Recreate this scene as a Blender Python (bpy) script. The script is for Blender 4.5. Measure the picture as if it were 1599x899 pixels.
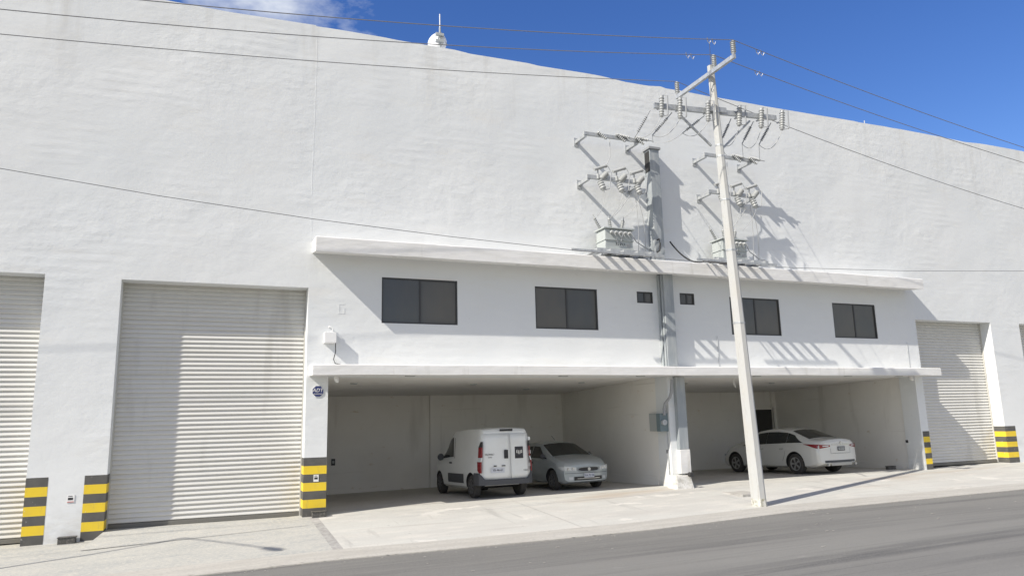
import bpy, bmesh, math, random
import numpy as np
from mathutils import Vector, Matrix
random.seed(7)
for o in list(bpy.data.objects): bpy.data.objects.remove(o)
SC = bpy.context.scene
COL = SC.collection
R = math.radians

# ------------------------------------------------------------------ camera
YAW, PITCH, ROLL, FPX = 22.5608, 10.2295, -1.3654, 1131.7
CAMP = Vector((0.0, -16.958, 1.8975))
def _axes():
    y, p, r = map(R, (YAW, PITCH, ROLL))
    f = Vector((math.sin(y)*math.cos(p), math.cos(y)*math.cos(p), math.sin(p)))
    r0 = Vector((math.cos(y), -math.sin(y), 0)); u0 = r0.cross(f)
    rt = math.cos(r)*r0 + math.sin(r)*u0; up = -math.sin(r)*r0 + math.cos(r)*u0
    return rt, up, f
RT, UP, FW = _axes()
cd = bpy.data.cameras.new('camera'); cam = bpy.data.objects.new('camera', cd); COL.objects.link(cam)
cam.matrix_world = Matrix(((RT.x, UP.x, -FW.x, CAMP.x), (RT.y, UP.y, -FW.y, CAMP.y), (RT.z, UP.z, -FW.z, CAMP.z), (0, 0, 0, 1)))
cd.sensor_width = 36; cd.lens = FPX/1599*36; cd.clip_end = 3000; cd.clip_start = .1
SC.camera = cam
def at(px, py, Y):
    """point of the plane at depth Y seen at a given spot of the photograph (measuring aid)"""
    d = FW + RT*((px-799.5)/FPX) - UP*((py-449.5)/FPX)
    return CAMP + d*((Y-CAMP.y)/d.y)

def atX(px, py, X):
    d = FW + RT*((px-799.5)/FPX) - UP*((py-449.5)/FPX)
    return CAMP + d*((X-CAMP.x)/d.x)

# ------------------------------------------------------------------ light
SA, SB = 2.88, 2.57                       # the sun's rays run along (SA, 1, -SB)
SUN_EL = math.atan2(SB, math.hypot(SA, 1))
sd = Vector((-SA, -1, SB)).normalized()   # towards the sun
w = bpy.data.worlds.new('World'); SC.world = w; w.use_nodes = True
nt = w.node_tree; N = nt.nodes; L = nt.links
bg = N['Background']; bg.inputs['Strength'].default_value = .105
sky = N.new('ShaderNodeTexSky'); sky.sky_type = 'NISHITA'; sky.sun_disc = False
sky.sun_elevation = SUN_EL; sky.sun_rotation = math.atan2(sd.x, sd.y)
sky.air_density = 1.0; sky.dust_density = .25; sky.ozone_density = 2.0; sky.altitude = 50
hs = N.new('ShaderNodeHueSaturation'); hs.inputs['Saturation'].default_value = 1.30; hs.inputs['Hue'].default_value = .517; hs.inputs['Value'].default_value = 1.14
L.new(sky.outputs[0], hs.inputs['Color'])
tc = N.new('ShaderNodeTexCoord')
# thin clouds high over the left part of the roof line
cdir = (FW + RT*((395-799.5)/FPX) - UP*((-40-449.5)/FPX)).normalized()
dist = N.new('ShaderNodeVectorMath'); dist.operation = 'DISTANCE'
L.new(tc.outputs['Generated'], dist.inputs[0]); dist.inputs[1].default_value = cdir
mr = N.new('ShaderNodeMapRange'); mr.inputs['From Min'].default_value = .04; mr.inputs['From Max'].default_value = .18
mr.inputs['To Min'].default_value = 1; mr.inputs['To Max'].default_value = 0
L.new(dist.outputs['Value'], mr.inputs['Value'])
nz = N.new('ShaderNodeTexNoise'); nz.inputs['Scale'].default_value = 9; nz.inputs['Detail'].default_value = 7; nz.inputs['Roughness'].default_value = .6
mp = N.new('ShaderNodeMapping'); mp.inputs['Scale'].default_value = (1, 1, 2.2); mp.inputs['Location'].default_value = (.3, .1, 0)
L.new(tc.outputs['Generated'], mp.inputs[0]); L.new(mp.outputs[0], nz.inputs['Vector'])
ad = N.new('ShaderNodeMath'); ad.operation = 'MULTIPLY_ADD'; L.new(mr.outputs[0], ad.inputs[0]); ad.inputs[1].default_value = .45
L.new(nz.outputs['Fac'], ad.inputs[2])
mr2 = N.new('ShaderNodeMapRange'); mr2.inputs['From Min'].default_value = .76; mr2.inputs['From Max'].default_value = 1.08; mr2.inputs['To Max'].default_value = .75
L.new(ad.outputs[0], mr2.inputs['Value'])
mx = N.new('ShaderNodeMix'); mx.data_type = 'RGBA'
L.new(mr2.outputs[0], mx.inputs['Factor']); L.new(hs.outputs[0], mx.inputs['A']); mx.inputs['B'].default_value = (6.6, 6.9, 7.3, 1)
# scattered clouds added in the unseen sky behind the camera, to neutralise ambient light
sep = N.new('ShaderNodeSeparateXYZ'); L.new(tc.outputs['Generated'], sep.inputs[0])
m3 = N.new('ShaderNodeMapRange'); m3.inputs['From Min'].default_value = -.05; m3.inputs['From Max'].default_value = -.45; L.new(sep.outputs['Y'], m3.inputs['Value'])
n3 = N.new('ShaderNodeTexNoise'); n3.inputs['Scale'].default_value = 3.2; n3.inputs['Detail'].default_value = 6; L.new(mp.outputs[0], n3.inputs['Vector'])
m4 = N.new('ShaderNodeMapRange'); m4.inputs['From Min'].default_value = .40; m4.inputs['From Max'].default_value = .58; L.new(n3.outputs['Fac'], m4.inputs['Value'])
m5 = N.new('ShaderNodeMath'); m5.operation = 'MULTIPLY'; L.new(m3.outputs[0], m5.inputs[0]); L.new(m4.outputs[0], m5.inputs[1])
mx2 = N.new('ShaderNodeMix'); mx2.data_type = 'RGBA'
L.new(m5.outputs[0], mx2.inputs['Factor']); L.new(mx.outputs['Result'], mx2.inputs['A']); mx2.inputs['B'].default_value = (6.0, 5.7, 5.3, 1)
L.new(mx2.outputs['Result'], bg.inputs['Color'])

sl = bpy.data.lights.new('sun', 'SUN'); sl.energy = 4.4; sl.angle = R(.5); sl.color = (1, .94, .84)
sun = bpy.data.objects.new('sun', sl); COL.objects.link(sun)
sun.rotation_euler = sd.to_track_quat('Z', 'Y').to_euler()
SC.view_settings.view_transform = 'Standard'; SC.view_settings.look = 'None'
SC.view_settings.gamma = 1; SC.view_settings.use_curve_mapping = False
SC.view_settings.exposure = .38

# ------------------------------------------------------------------ materials
def mat(name, col, rough=.6, metal=0, spec=.5, noise=None, bumps=(), coat=0, ramp=None):
    """noise = (scale xyz, amount, second colour); bumps = [(scale xyz, distance, detail)]"""
    m = bpy.data.materials.new(name); m.use_nodes = True
    n = m.node_tree.nodes; l = m.node_tree.links; b = n['Principled BSDF']
    b.inputs['Base Color'].default_value = (*col, 1); b.inputs['Roughness'].default_value = rough
    b.inputs['Metallic'].default_value = metal; b.inputs['Specular IOR Level'].default_value = spec
    if coat: b.inputs['Coat Weight'].default_value = coat; b.inputs['Coat Roughness'].default_value = .05
    t = n.new('ShaderNodeTexCoord')
    def nse(sc, detail=5, rg=.55):
        mpn = n.new('ShaderNodeMapping'); mpn.inputs['Scale'].default_value = sc
        q = n.new('ShaderNodeTexNoise'); q.inputs['Scale'].default_value = 1; q.inputs['Detail'].default_value = detail; q.inputs['Roughness'].default_value = rg
        l.new(t.outputs['Object'], mpn.inputs[0]); l.new(mpn.outputs[0], q.inputs['Vector']); return q.outputs['Fac']
    if noise:
        prev = None
        for (sc, lo, hi, c2) in noise:
            r = n.new('ShaderNodeMapRange'); r.inputs['From Min'].default_value = lo; r.inputs['From Max'].default_value = hi
            l.new(nse(sc), r.inputs['Value'])
            k = n.new('ShaderNodeMix'); k.data_type = 'RGBA'; l.new(r.outputs[0], k.inputs['Factor'])
            if prev is None: k.inputs['A'].default_value = (*col, 1)
            else: l.new(prev, k.inputs['A'])
            k.inputs['B'].default_value = (*c2, 1); prev = k.outputs['Result']
        l.new(prev, b.inputs['Base Color'])
    pn = None
    for (sc, dd, det) in bumps:
        bu = n.new('ShaderNodeBump'); bu.inputs['Distance'].default_value = dd; bu.inputs['Strength'].default_value = 1
        l.new(nse(sc, det), bu.inputs['Height'])
        if pn: l.new(pn, bu.inputs['Normal'])
        pn = bu.outputs['Normal']
    if pn: l.new(pn, b.inputs['Normal'])
    return m
M = {}
def plaster():
    m = mat('white_plaster', (.735, .75, .75), .9, spec=.2); n = m.node_tree.nodes; l = m.node_tree.links; b = n['Principled BSDF']
    t = n.new('ShaderNodeTexCoord')
    def nse(sc, det=4, rg=.55, lo=0, hi=1, a=0, z=1):
        q = n.new('ShaderNodeMapping'); q.inputs['Scale'].default_value = sc; l.new(t.outputs['Object'], q.inputs[0])
        x = n.new('ShaderNodeTexNoise'); x.inputs['Scale'].default_value = 1; x.inputs['Detail'].default_value = det; x.inputs['Roughness'].default_value = rg
        l.new(q.outputs[0], x.inputs['Vector'])
        r = n.new('ShaderNodeMapRange'); r.inputs['From Min'].default_value = lo; r.inputs['From Max'].default_value = hi; r.inputs['To Min'].default_value = a; r.inputs['To Max'].default_value = z
        l.new(x.outputs['Fac'], r.inputs['Value']); return r.outputs[0]
    def mul(a, c):
        q = n.new('ShaderNodeMath'); q.operation = 'MULTIPLY'; l.new(a, q.inputs[0])
        if isinstance(c, float): q.inputs[1].default_value = c
        else: l.new(c, q.inputs[1])
        return q.outputs[0]
    col = None
    sp = n.new('ShaderNodeSeparateXYZ'); l.new(t.outputs['Object'], sp.inputs[0])
    top = n.new('ShaderNodeMapRange'); top.inputs['From Min'].default_value = 8.6; top.inputs['From Max'].default_value = 11.5; l.new(sp.outputs['Z'], top.inputs['Value'])
    low = n.new('ShaderNodeMapRange'); low.inputs['From Min'].default_value = .9; low.inputs['From Max'].default_value = -.25; l.new(sp.outputs['Z'], low.inputs['Value'])
    layers = [(nse((.28, .3, .28), 3, .5, .38, .66), (.70, .722, .73)), (nse((.7, 1, 2.6), 6, .6, .55, .75), (.715, .72, .705)), (nse((5, 5, 7), 4, .6, .62, .82), (.66, .67, .67)),
              (mul(nse((1.7, 1, .16), 5, .65, 0.54, .74, 0, .7), top.outputs[0]), (.56, .555, .53)), (mul(nse((1.6, 1, 4), 5, .65, .42, .7, 0, .8), low.outputs[0]), (.52, .50, .46)),
              (nse((.9, 1, .13), 6, .7, .66, .80, 0, .25), (.60, .60, .58))]
    for f, c2 in layers:
        k = n.new('ShaderNodeMix'); k.data_type = 'RGBA'; l.new(f, k.inputs['Factor'])
        if col is None: k.inputs['A'].default_value = (.735, .75, .75, 1)
        else: l.new(col, k.inputs['A'])
        k.inputs['B'].default_value = (*c2, 1); col = k.outputs['Result']
    l.new(col, b.inputs['Base Color'])
    msk = nse((.22, .3, .35), 2, .5, .40, .62, .08, 1.0); msk2 = nse((.5, .5, .8), 2, .5, .50, .64, 0, 1.0)
    wv = n.new('ShaderNodeTexWave'); wv.wave_type = 'BANDS'; wv.bands_direction = 'Z'; wv.inputs['Scale'].default_value = 1.55; wv.inputs['Distortion'].default_value = 1.4; wv.inputs['Detail'].default_value = 3; wv.inputs['Detail Scale'].default_value = .7
    l.new(t.outputs['Object'], wv.inputs['Vector'])
    bumps = [(nse((.4, .4, .4), 1), .055), (mul(nse((2.6, 2.6, 3.6), 7), msk), .019), (mul(wv.outputs['Fac'], msk2), .0022), (mul(nse((.9, .5, 6.0), 6, .65), msk2), .007), (nse((1.1, 1, 1.4), 9, .62), .014), (nse((26, 26, 26), 3), .0014)]
    pn = None
    for h, d in bumps:
        bu = n.new('ShaderNodeBump'); bu.inputs['Distance'].default_value = d; l.new(h, bu.inputs['Height'])
        if pn: l.new(pn, bu.inputs['Normal'])
        pn = bu.outputs['Normal']
    l.new(pn, b.inputs['Normal']); return m
M['wall'] = plaster()
M['canopy'] = mat('white_canopy_paint', (.75, .745, .73), .85, spec=.2, noise=[((1.5, 4, 6), .45, .8, (.68, .675, .65)), ((3.5, 3, .5), .60, .76, (.60, .59, .56)), ((.6, 3, 14), .60, .74, (.66, .65, .62))], bumps=[((2, 2, 5), .016, 5), ((25, 25, 25), .001, 2)])
M['stainwhite'] = mat('stained_white_render', (.70, .69, .66), .9, spec=.2, noise=[((5, 5, 8), .45, .65, (.50, .49, .45)), ((22, 22, 22), .55, .75, (.40, .38, .34))], bumps=[((8, 8, 8), .012, 4)])
M['inner'] = mat('white_interior_paint', (.80, .785, .745), .85, spec=.2, noise=[((.8, .8, .8), .4, .8, (.74, .72, .68)), ((3, 3, 6), .66, .8, (.60, .52, .41)), ((1.6, 1.6, .25), .60, .78, (.62, .60, .56)), ((.4, .4, 9), .66, .8, (.68, .66, .62))], bumps=[((1.5, 1.5, 2.5), .008, 4)])
M['shutter'] = mat('cream_shutter_steel', (.64, .635, .605), .36, spec=.8, noise=[((.6, 1, 12), .4, .7, (.60, .59, .55)), ((4, 4, .8), .6, .85, (.54, .53, .50)), ((1.5, 1, .18), .6, .75, (.52, .51, .475))], bumps=[((.7, 1, 1.3), .006, 2)])
M['shutter_bar'] = mat('shutter_bottom_bar', (.16, .155, .14), .6)
M['guide'] = mat('shutter_guide', (.5, .49, .45), .5)
M['black'] = mat('black_stripe_paint', (.085, .083, .078), .7, noise=[((4, 4, 4), .4, .8, (.12, .115, .105)), ((16, 16, 9), .66, .70, (.34, .33, .31))])
M['yellow'] = mat('yellow_stripe_paint', (.78, .56, .03), .6, noise=[((5, 5, 5), .45, .8, (.70, .50, .05)), ((9, 9, 3), .60, .8, (.50, .38, .09)), ((18, 18, 12), .68, .71, (.60, .57, .46))])
M['concrete'] = mat('smooth_concrete', (.535, .53, .49), .92, spec=.2,
    noise=[((.25, .9, 1), .4, .72, (.48, .465, .43)), ((1.2, 3.5, 1), .5, .75, (.60, .575, .525)), ((22, 22, 22), .55, .75, (.46, .44, .40)), ((.15, .6, 1), .58, .72, (.45, .40, .34)), ((3.5, .35, 1), .62, .72, (.43, .42, .39)), ((.35, 6, 1), .62, .74, (.44, .42, .385)), ((5, 5, 5), .70, .76, (.27, .26, .24)), ((.6, .7, 1), .63, .66, (.62, .60, .55))],
    bumps=[((8, 30, 8), .004, 4), ((1, 1, 1), .02, 2)])
M['rough_concrete'] = mat('rough_concrete', (.46, .455, .42), .95, spec=.15,
    noise=[((1, 3.5, 1), .4, .7, (.36, .37, .36)), ((14, 40, 14), .45, .65, (.54, .52, .46)), ((50, 50, 50), .55, .7, (.34, .33, .31))],
    bumps=[((15, 60, 15), .008, 4)])
M['floor'] = mat('garage_concrete', (.52, .50, .46), .85, spec=.25, noise=[((.5, .5, .5), .4, .7, (.45, .43, .39)), ((6, 6, 6), .55, .8, (.38, .36, .33))])
M['joint'] = mat('dark_joint_mortar', (.42, .41, .385), .95, noise=[((9, 5, 9), .35, .6, (.31, .30, .28)), ((3, 2, 3), .5, .7, (.50, .48, .45))])
M['kerb'] = mat('kerb_concrete', (.47, .45, .405), .92, noise=[((1, 6, 1), .4, .7, (.40, .38, .34)), ((20, 20, 20), .5, .75, (.36, .35, .32))], bumps=[((10, 30, 10), .004, 4)])
M['asphalt'] = mat('dusty_asphalt', (.175, .171, .16), .9, spec=.25,
    noise=[((.07, .55, 1), .36, .64, (.235, .23, .212)), ((.05, 1.6, 1), .52, .66, (.125, .123, .118)), ((.5, 7, 1), .5, .72, (.22, .214, .196)), ((.12, 14, 1), .60, .72, (.14, .138, .13)), ((40, 40, 40), .5, .72, (.22, .215, .20)), ((90, 90, 90), .55, .75, (.09, .09, .088)), ((1.6, 3, 1), .68, .75, (.26, .25, .23))],
    bumps=[((60, 60, 60), .004, 3)])
M['soil'] = mat('dry_soil', (.30, .26, .20), .95, noise=[((.2, .2, .2), .4, .7, (.2, .2, .12))])
M['frame'] = mat('charcoal_window_frame', (.045, .046, .047), .45)
M['glass'] = mat('dark_tinted_glass', (.078, .082, .081), .1, spec=.5, noise=[((1.1, 1, .5), .35, .7, (.105, .10, .088))])
M['glass_b'] = mat('brown_tinted_glass', (.115, .108, .094), .12, spec=.5, noise=[((1.2, 1, .6), .35, .7, (.09, .09, .085))])  # brownish reflections painted into the pane colour
M['galv'] = mat('galvanised_steel', (.48, .495, .50), .5, metal=.35, noise=[((7, 7, 2.5), .4, .7, (.33, .35, .37)), ((20, 20, 20), .5, .7, (.52, .54, .55))])
M['ductblue'] = mat('weathered_duct_steel', (.315, .345, .365), .6, metal=.15, noise=[((5, 5, .9), .42, .68, (.44, .46, .46)), ((18, 18, 2.5), .5, .75, (.29, .32, .34))])
M['pole'] = mat('pale_pole_concrete', (.50, .505, .49), .9, spec=.2, noise=[((3, 3, 1.2), .45, .7, (.50, .49, .455)), ((14, 14, 3), .6, .75, (.40, .39, .36))], bumps=[((12, 12, 5), .006, 4)])
M['porcelain'] = mat('grey_porcelain', (.40, .41, .405), .4)
M['porcelain_d'] = mat('dark_grey_polymer', (.30, .31, .32), .5)
M['tank'] = mat('transformer_grey_paint', (.44, .47, .46), .5, noise=[((8, 8, 4), .5, .8, (.38, .41, .40)), ((20, 20, 3), .6, .75, (.34, .34, .31))])
M['wire'] = mat('weathered_wire', (.21, .21, .215), .6)
M['wirel'] = mat('bright_aluminium_wire', (.42, .43, .43), .5)
M['dark'] = mat('dark_rubber', (.03, .03, .03), .7)
M['darkbox'] = mat('dark_plastic', (.075, .073, .068), .7, noise=[((30, 30, 30), .5, .7, (.18, .17, .15))])
M['signw'] = mat('white_sign', (.78, .78, .77), .5)
M['navy'] = mat('navy_sign', (.028, .04, .14), .45)
M['red'] = mat('red_print', (.5, .05, .04), .5)
M['cabl'] = mat('light_grey_enclosure', (.40, .42, .41), .5)
M['cabd'] = mat('slate_grey_enclosure', (.16, .21, .225), .5)
M['door'] = mat('dark_metal_door', (.035, .034, .033), .5)
M['paintw'] = mat('white_car_paint', (.74, .755, .74), .3, coat=.6, noise=[((2, 2, 3), .45, .8, (.69, .70, .68))])
M['painta'] = mat('pearl_white_car_paint', (.64, .645, .62), .28, coat=.7, noise=[((2, 2, 3), .45, .8, (.65, .64, .60))])
M['paints'] = mat('silver_car_paint', (.41, .445, .455), .32, metal=.3, coat=.7, noise=[((2, 2, 3), .45, .8, (.35, .395, .41))])
M['bumper'] = mat('grey_black_plastic', (.07, .073, .08), .65)
M['carglass'] = mat('car_glass', (.022, .026, .026), .06, spec=.6)
M['tyre'] = mat('tyre_rubber', (.045, .043, .04), .85, noise=[((8, 8, 8), .4, .7, (.07, .065, .06))])
M['rim'] = mat('alloy_rim', (.38, .38, .37), .4, metal=.5)
M['steelrim'] = mat('dark_steel_rim', (.09, .09, .09), .5)
M['redlens'] = mat('red_lamp_lens', (.22, .012, .018), .15, coat=.5)
M['clear'] = mat('clear_lamp_lens', (.62, .64, .64), .15, coat=.5)
M['chrome'] = mat('chrome_trim', (.6, .61, .61), .2, metal=.9)
M['black_g'] = mat('gloss_black_plastic', (.02, .02, .022), .3)
M['plate'] = mat('licence_plate_white', (.58, .60, .64), .5)
M['textd'] = mat('dark_lettering', (.03, .03, .035), .5)
M['moss'] = mat('dirty_stain', (.30, .29, .22), .95, noise=[((14, 14, 14), .38, .58, (.58, .57, .53))])

# ------------------------------------------------------------------ helpers
def tag(o, label=None, cat=None, group=None, kind=None):
    if label: o['label'] = label
    if cat: o['category'] = cat
    if group: o['group'] = group
    if kind: o['kind'] = kind
    return o
def empty(name, loc=(0, 0, 0), label=None, cat=None, group=None, rz=0):
    o = bpy.data.objects.new(name, None); COL.objects.link(o); o.location = loc; o.rotation_euler.z = rz
    o.empty_display_size = .2
    return tag(o, label, cat, group)
class MB:
    """collects shapes in world coordinates; build() links them as one mesh object"""
    def __init__(s): s.bm = bmesh.new(); s.ms = []
    def _mi(s, m):
        if m not in s.ms: s.ms.append(m)
        return s.ms.index(m)
    def poly(s, pts, m=None):
        vs = [s.bm.verts.new(p) for p in pts]
        f = s.bm.faces.new(vs)
        if m: f.material_index = s._mi(m)
        return f
    def box(s, x0, x1, y0, y1, z0, z1, bev=0, m=None, top_dy=0):
        vs = [s.bm.verts.new(p) for p in [(x0, y0, z0), (x1, y0, z0), (x1, y1, z0), (x0, y1, z0), (x0, y0, z1), (x1, y0, z1), (x1, y1, z1), (x0, y1, z1)]]
        fs = [s.bm.faces.new([vs[i] for i in q]) for q in [(3, 2, 1, 0), (4, 5, 6, 7), (0, 1, 5, 4), (1, 2, 6, 5), (2, 3, 7, 6), (3, 0, 4, 7)]]
        if m:
            for f in fs: f.material_index = s._mi(m)
        if bev:
            es = list({e for f in fs for e in f.edges})
            bmesh.ops.bevel(s.bm, geom=es, offset=bev, segments=2, affect='EDGES', profile=.6)
        return s
    def bar(s, p0, p1, wx=.05, h=.05, up=(0, 0, 1)):
        p0 = Vector(p0); p1 = Vector(p1); d = (p1-p0).normalized(); u = Vector(up)
        if abs(d.dot(u)) > .98: u = Vector((0, 1, 0))
        a = d.cross(u).normalized(); b = a.cross(d).normalized()
        r = []
        for p in (p0, p1):
            r.append([s.bm.verts.new(p + a*sx*wx/2 + b*sz*h/2) for sx, sz in ((-1, -1), (1, -1), (1, 1), (-1, 1))])
        for i in range(4): s.bm.faces.new((r[0][i], r[0][(i+1) % 4], r[1][(i+1) % 4], r[1][i]))
        s.bm.faces.new(r[0][::-1]); s.bm.faces.new(r[1]); return s
    def lathe(s, p0, p1, prof, n=12, rot=0):
        """prof = [(t along p0-p1, radius)]"""
        p0 = Vector(p0); p1 = Vector(p1); d = p1-p0; dn = d.normalized()
        u = Vector((0, 0, 1)) if abs(dn.z) < .95 else Vector((0, 1, 0))
        a = dn.cross(u).normalized(); b = dn.cross(a).normalized(); rings = []
        for t, r in prof:
            c = p0+d*t; rings.append([s.bm.verts.new(c+(a*math.cos(2*math.pi*i/n+rot)+b*math.sin(2*math.pi*i/n+rot))*max(r, 1e-4)) for i in range(n)])
        for A_, B_ in zip(rings, rings[1:]):
            for i in range(n): s.bm.faces.new((A_[i], A_[(i+1) % n], B_[(i+1) % n], B_[i]))
        s.bm.faces.new(rings[0][::-1]); s.bm.faces.new(rings[-1]); return s
    def cyl(s, p0, p1, r, r1=None, n=12, rot=0): return s.lathe(p0, p1, [(0, r), (1, r if r1 is None else r1)], n, rot)
    def tube(s, pts, r, n=6):
        pts = [Vector(p) for p in pts]; rings = []
        for i, p in enumerate(pts):
            d = (pts[min(i+1, len(pts)-1)]-pts[max(i-1, 0)]).normalized()
            u = Vector((0, 0, 1)) if abs(d.z) < .9 else Vector((0, 1, 0))
            a = d.cross(u).normalized(); b = d.cross(a).normalized()
            rings.append([s.bm.verts.new(p+(a*math.cos(2*math.pi*k/n)+b*math.sin(2*math.pi*k/n))*r) for k in range(n)])
        for A_, B_ in zip(rings, rings[1:]):
            for i in range(n): s.bm.faces.new((A_[i], A_[(i+1) % n], B_[(i+1) % n], B_[i]))
        s.bm.faces.new(rings[0][::-1]); s.bm.faces.new(rings[-1]); return s
    def build(s, name, m, parent=None, smooth=False, kind=None, label=None, cat=None, group=None, loc=None):
        bmesh.ops.recalc_face_normals(s.bm, faces=s.bm.faces)
        me = bpy.data.meshes.new(name)
        off = Vector(loc) if loc is not None else None
        if parent is not None and off is None: off = None
        s.bm.to_mesh(me); s.bm.free()
        ms = s.ms or [m]
        for q in ms: me.materials.append(M[q] if isinstance(q, str) else q)
        if smooth:
            me.shade_smooth() if hasattr(me, 'shade_smooth') else None
            for p in me.polygons: p.use_smooth = True
            if hasattr(me, 'set_sharp_from_angle'): me.set_sharp_from_angle(angle=R(35))
        o = bpy.data.objects.new(name, me); COL.objects.link(o)
        if parent is not None:
            o.parent = parent; W = parent_world(parent)
            me.transform(W.inverted())
        elif off is not None:
            me.transform(Matrix.Translation(-off)); o.location = off
        return tag(o, label, cat, group, kind)
def parent_world(o):
    m = Matrix.LocRotScale(o.location, o.rotation_euler, o.scale)
    return (parent_world(o.parent) if o.parent else Matrix.Identity(4)) @ m
def lerp(a, b, t): return a+(b-a)*t
def arc(p0, p1, sag, n=10, side=(0, 0, -1)):
    p0 = Vector(p0); p1 = Vector(p1); sd_ = Vector(side)
    return [p0.lerp(p1, i/n)+sd_*sag*4*(i/n)*(1-i/n) for i in range(n+1)]
def copy_tree(o, parent=None):
    c = o.copy(); COL.objects.link(c)
    if parent: c.parent = parent
    for ch in list(o.children): copy_tree(ch, c)
    return c
def text_mesh(body, size, name, m, mtx, parent=None, extrude=.002, align='CENTER'):
    cu = bpy.data.curves.new(name, 'FONT'); cu.body = body; cu.size = size; cu.extrude = extrude
    cu.align_x = align; cu.align_y = 'CENTER'
    t = bpy.data.objects.new(name, cu); COL.objects.link(t)
    dg = bpy.context.evaluated_depsgraph_get()
    me = bpy.data.meshes.new_from_object(t.evaluated_get(dg)); bpy.data.objects.remove(t)
    me.name = name; me.transform(mtx); me.materials.clear(); me.materials.append(M[m])
    o = bpy.data.objects.new(name, me); COL.objects.link(o)
    if parent is not None: o.parent = parent; me.transform(parent_world(parent).inverted())
    return o
def on_wall(x, y, z): return Matrix.Translation((x, y, z)) @ Matrix.Rotation(R(90), 4, 'X')

# ------------------------------------------------------------------ ground
ZX = [(-90, -.36), (-7, -.34), (-3.2, -.27), (-1.9, -.25), (2.1, -.10), (11.5, 0), (21.5, 0), (25, .03), (90, .06)]
def zw(x): return float(np.interp(x, [a for a, b in ZX], [b for a, b in ZX]))
EX = [(-90, -3.3), (-25, -3.6), (-3, -3.85), (-.2, -4.03), (1.8, -4.22), (4.5, -4.38), (7.7, -4.50), (12.3, -4.22), (19.6, -4.02), (30, -3.8), (90, -3.0)]
def ey(x): return float(np.interp(x, [a for a, b in EX], [b for a, b in EX]))
K = .05
def zg(x, y): return zw(x)+(K*y if y < 0 else 0)
xs = sorted(set([-90, -60, -40, -25, -15, -10, -7, -5, -3.2, -2.6, -1.9, -1, 0, 1, 2.1, 2.28, 4, 6, 8, 10, 11.5, 12.3, 14, 16, 18, 19.6, 21.5, 23, 25, 28, 32, 40, 60, 90]))
mb = MB()
for xa, xb in zip(xs, xs[1:]):
    T = [0, .2, .4, .6, .8, 1]
    mm = 'rough_concrete' if xb <= 2.11 else ('joint' if xb <= 2.29 else 'concrete')
    for ta, tb in zip(T, T[1:]):
        ya0, ya1 = (ey(xa)+.72)*tb, (ey(xa)+.72)*ta; yb0, yb1 = (ey(xb)+.72)*tb, (ey(xb)+.72)*ta
        mb.poly([(xa, ya0, zg(xa, ya0)), (xb, yb0, zg(xb, yb0)), (xb, yb1, zg(xb, yb1)), (xa, ya1, zg(xa, ya1))], mm)
    mb.poly([(xa, 0, zw(xa)), (xb, 0, zw(xb)), (xb, .6, zw(xb)), (xa, .6, zw(xa))], mm)
mb.build('pavement', 'concrete', kind='structure')
mb = MB()
for xa, xb in zip(xs, xs[1:]):
    ya, yb = ey(xa), ey(xb)
    za, zb = zg(xa, ya+.72)+.012, zg(xb, yb+.72)+.012; za2, zb2 = zg(xa, ya)+.004, zg(xb, yb)+.004
    mb.poly([(xa, ya, za2), (xb, yb, zb2), (xb, yb+.72, zb), (xa, ya+.72, za)])
    mb.poly([(xa, ya+.72, za), (xb, yb+.72, zb), (xb, yb+.72, zb-.03), (xa, ya+.72, za-.03)])
    mb.poly([(xa, ya, za2-.1), (xb, yb, zb2-.1), (xb, yb, zb2), (xa, ya, za2)])
mb.build('kerb', 'kerb', kind='structure')
mb = MB()
def zr_(x): return zg(x, ey(x))-.012
for xa, xb in zip(xs, xs[1:]):
    for (fa, fb) in ((0, 3), (3, 8), (8, 19)):
        ya0, ya1 = ey(xa)+.02-fb, ey(xa)+.02-fa; yb0, yb1 = ey(xb)+.02-fb, ey(xb)+.02-fa
        mb.poly([(xa, ya0, zr_(xa)), (xb, yb0, zr_(xb)), (xb, yb1, zr_(xb)), (xa, ya1, zr_(xa))])
mb.build('road', 'asphalt', kind='structure')
mb = MB(); mb.poly([(-600, -600, -.85), (600, -600, -.85), (600, 600, -.85), (-600, 600, -.85)]).material_index = 0
mb.build('ground', 'soil', kind='structure')

for x in (6.9, 16.7, 24.0):      # sawn slab joints
    mb = MB()
    for i in range(6):
        ya, yb = lerp(-.02, ey(x)+.74, i/6), lerp(-.02, ey(x)+.74, (i+1)/6)
        mb.poly([(x-.007, ya, zg(x, ya)+.004), (x+.007, ya, zg(x, ya)+.004), (x+.007, yb, zg(x, yb)+.004), (x-.007, yb, zg(x, yb)+.004)])
    mb.build('pavement_joint', 'joint', kind='structure')
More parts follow.
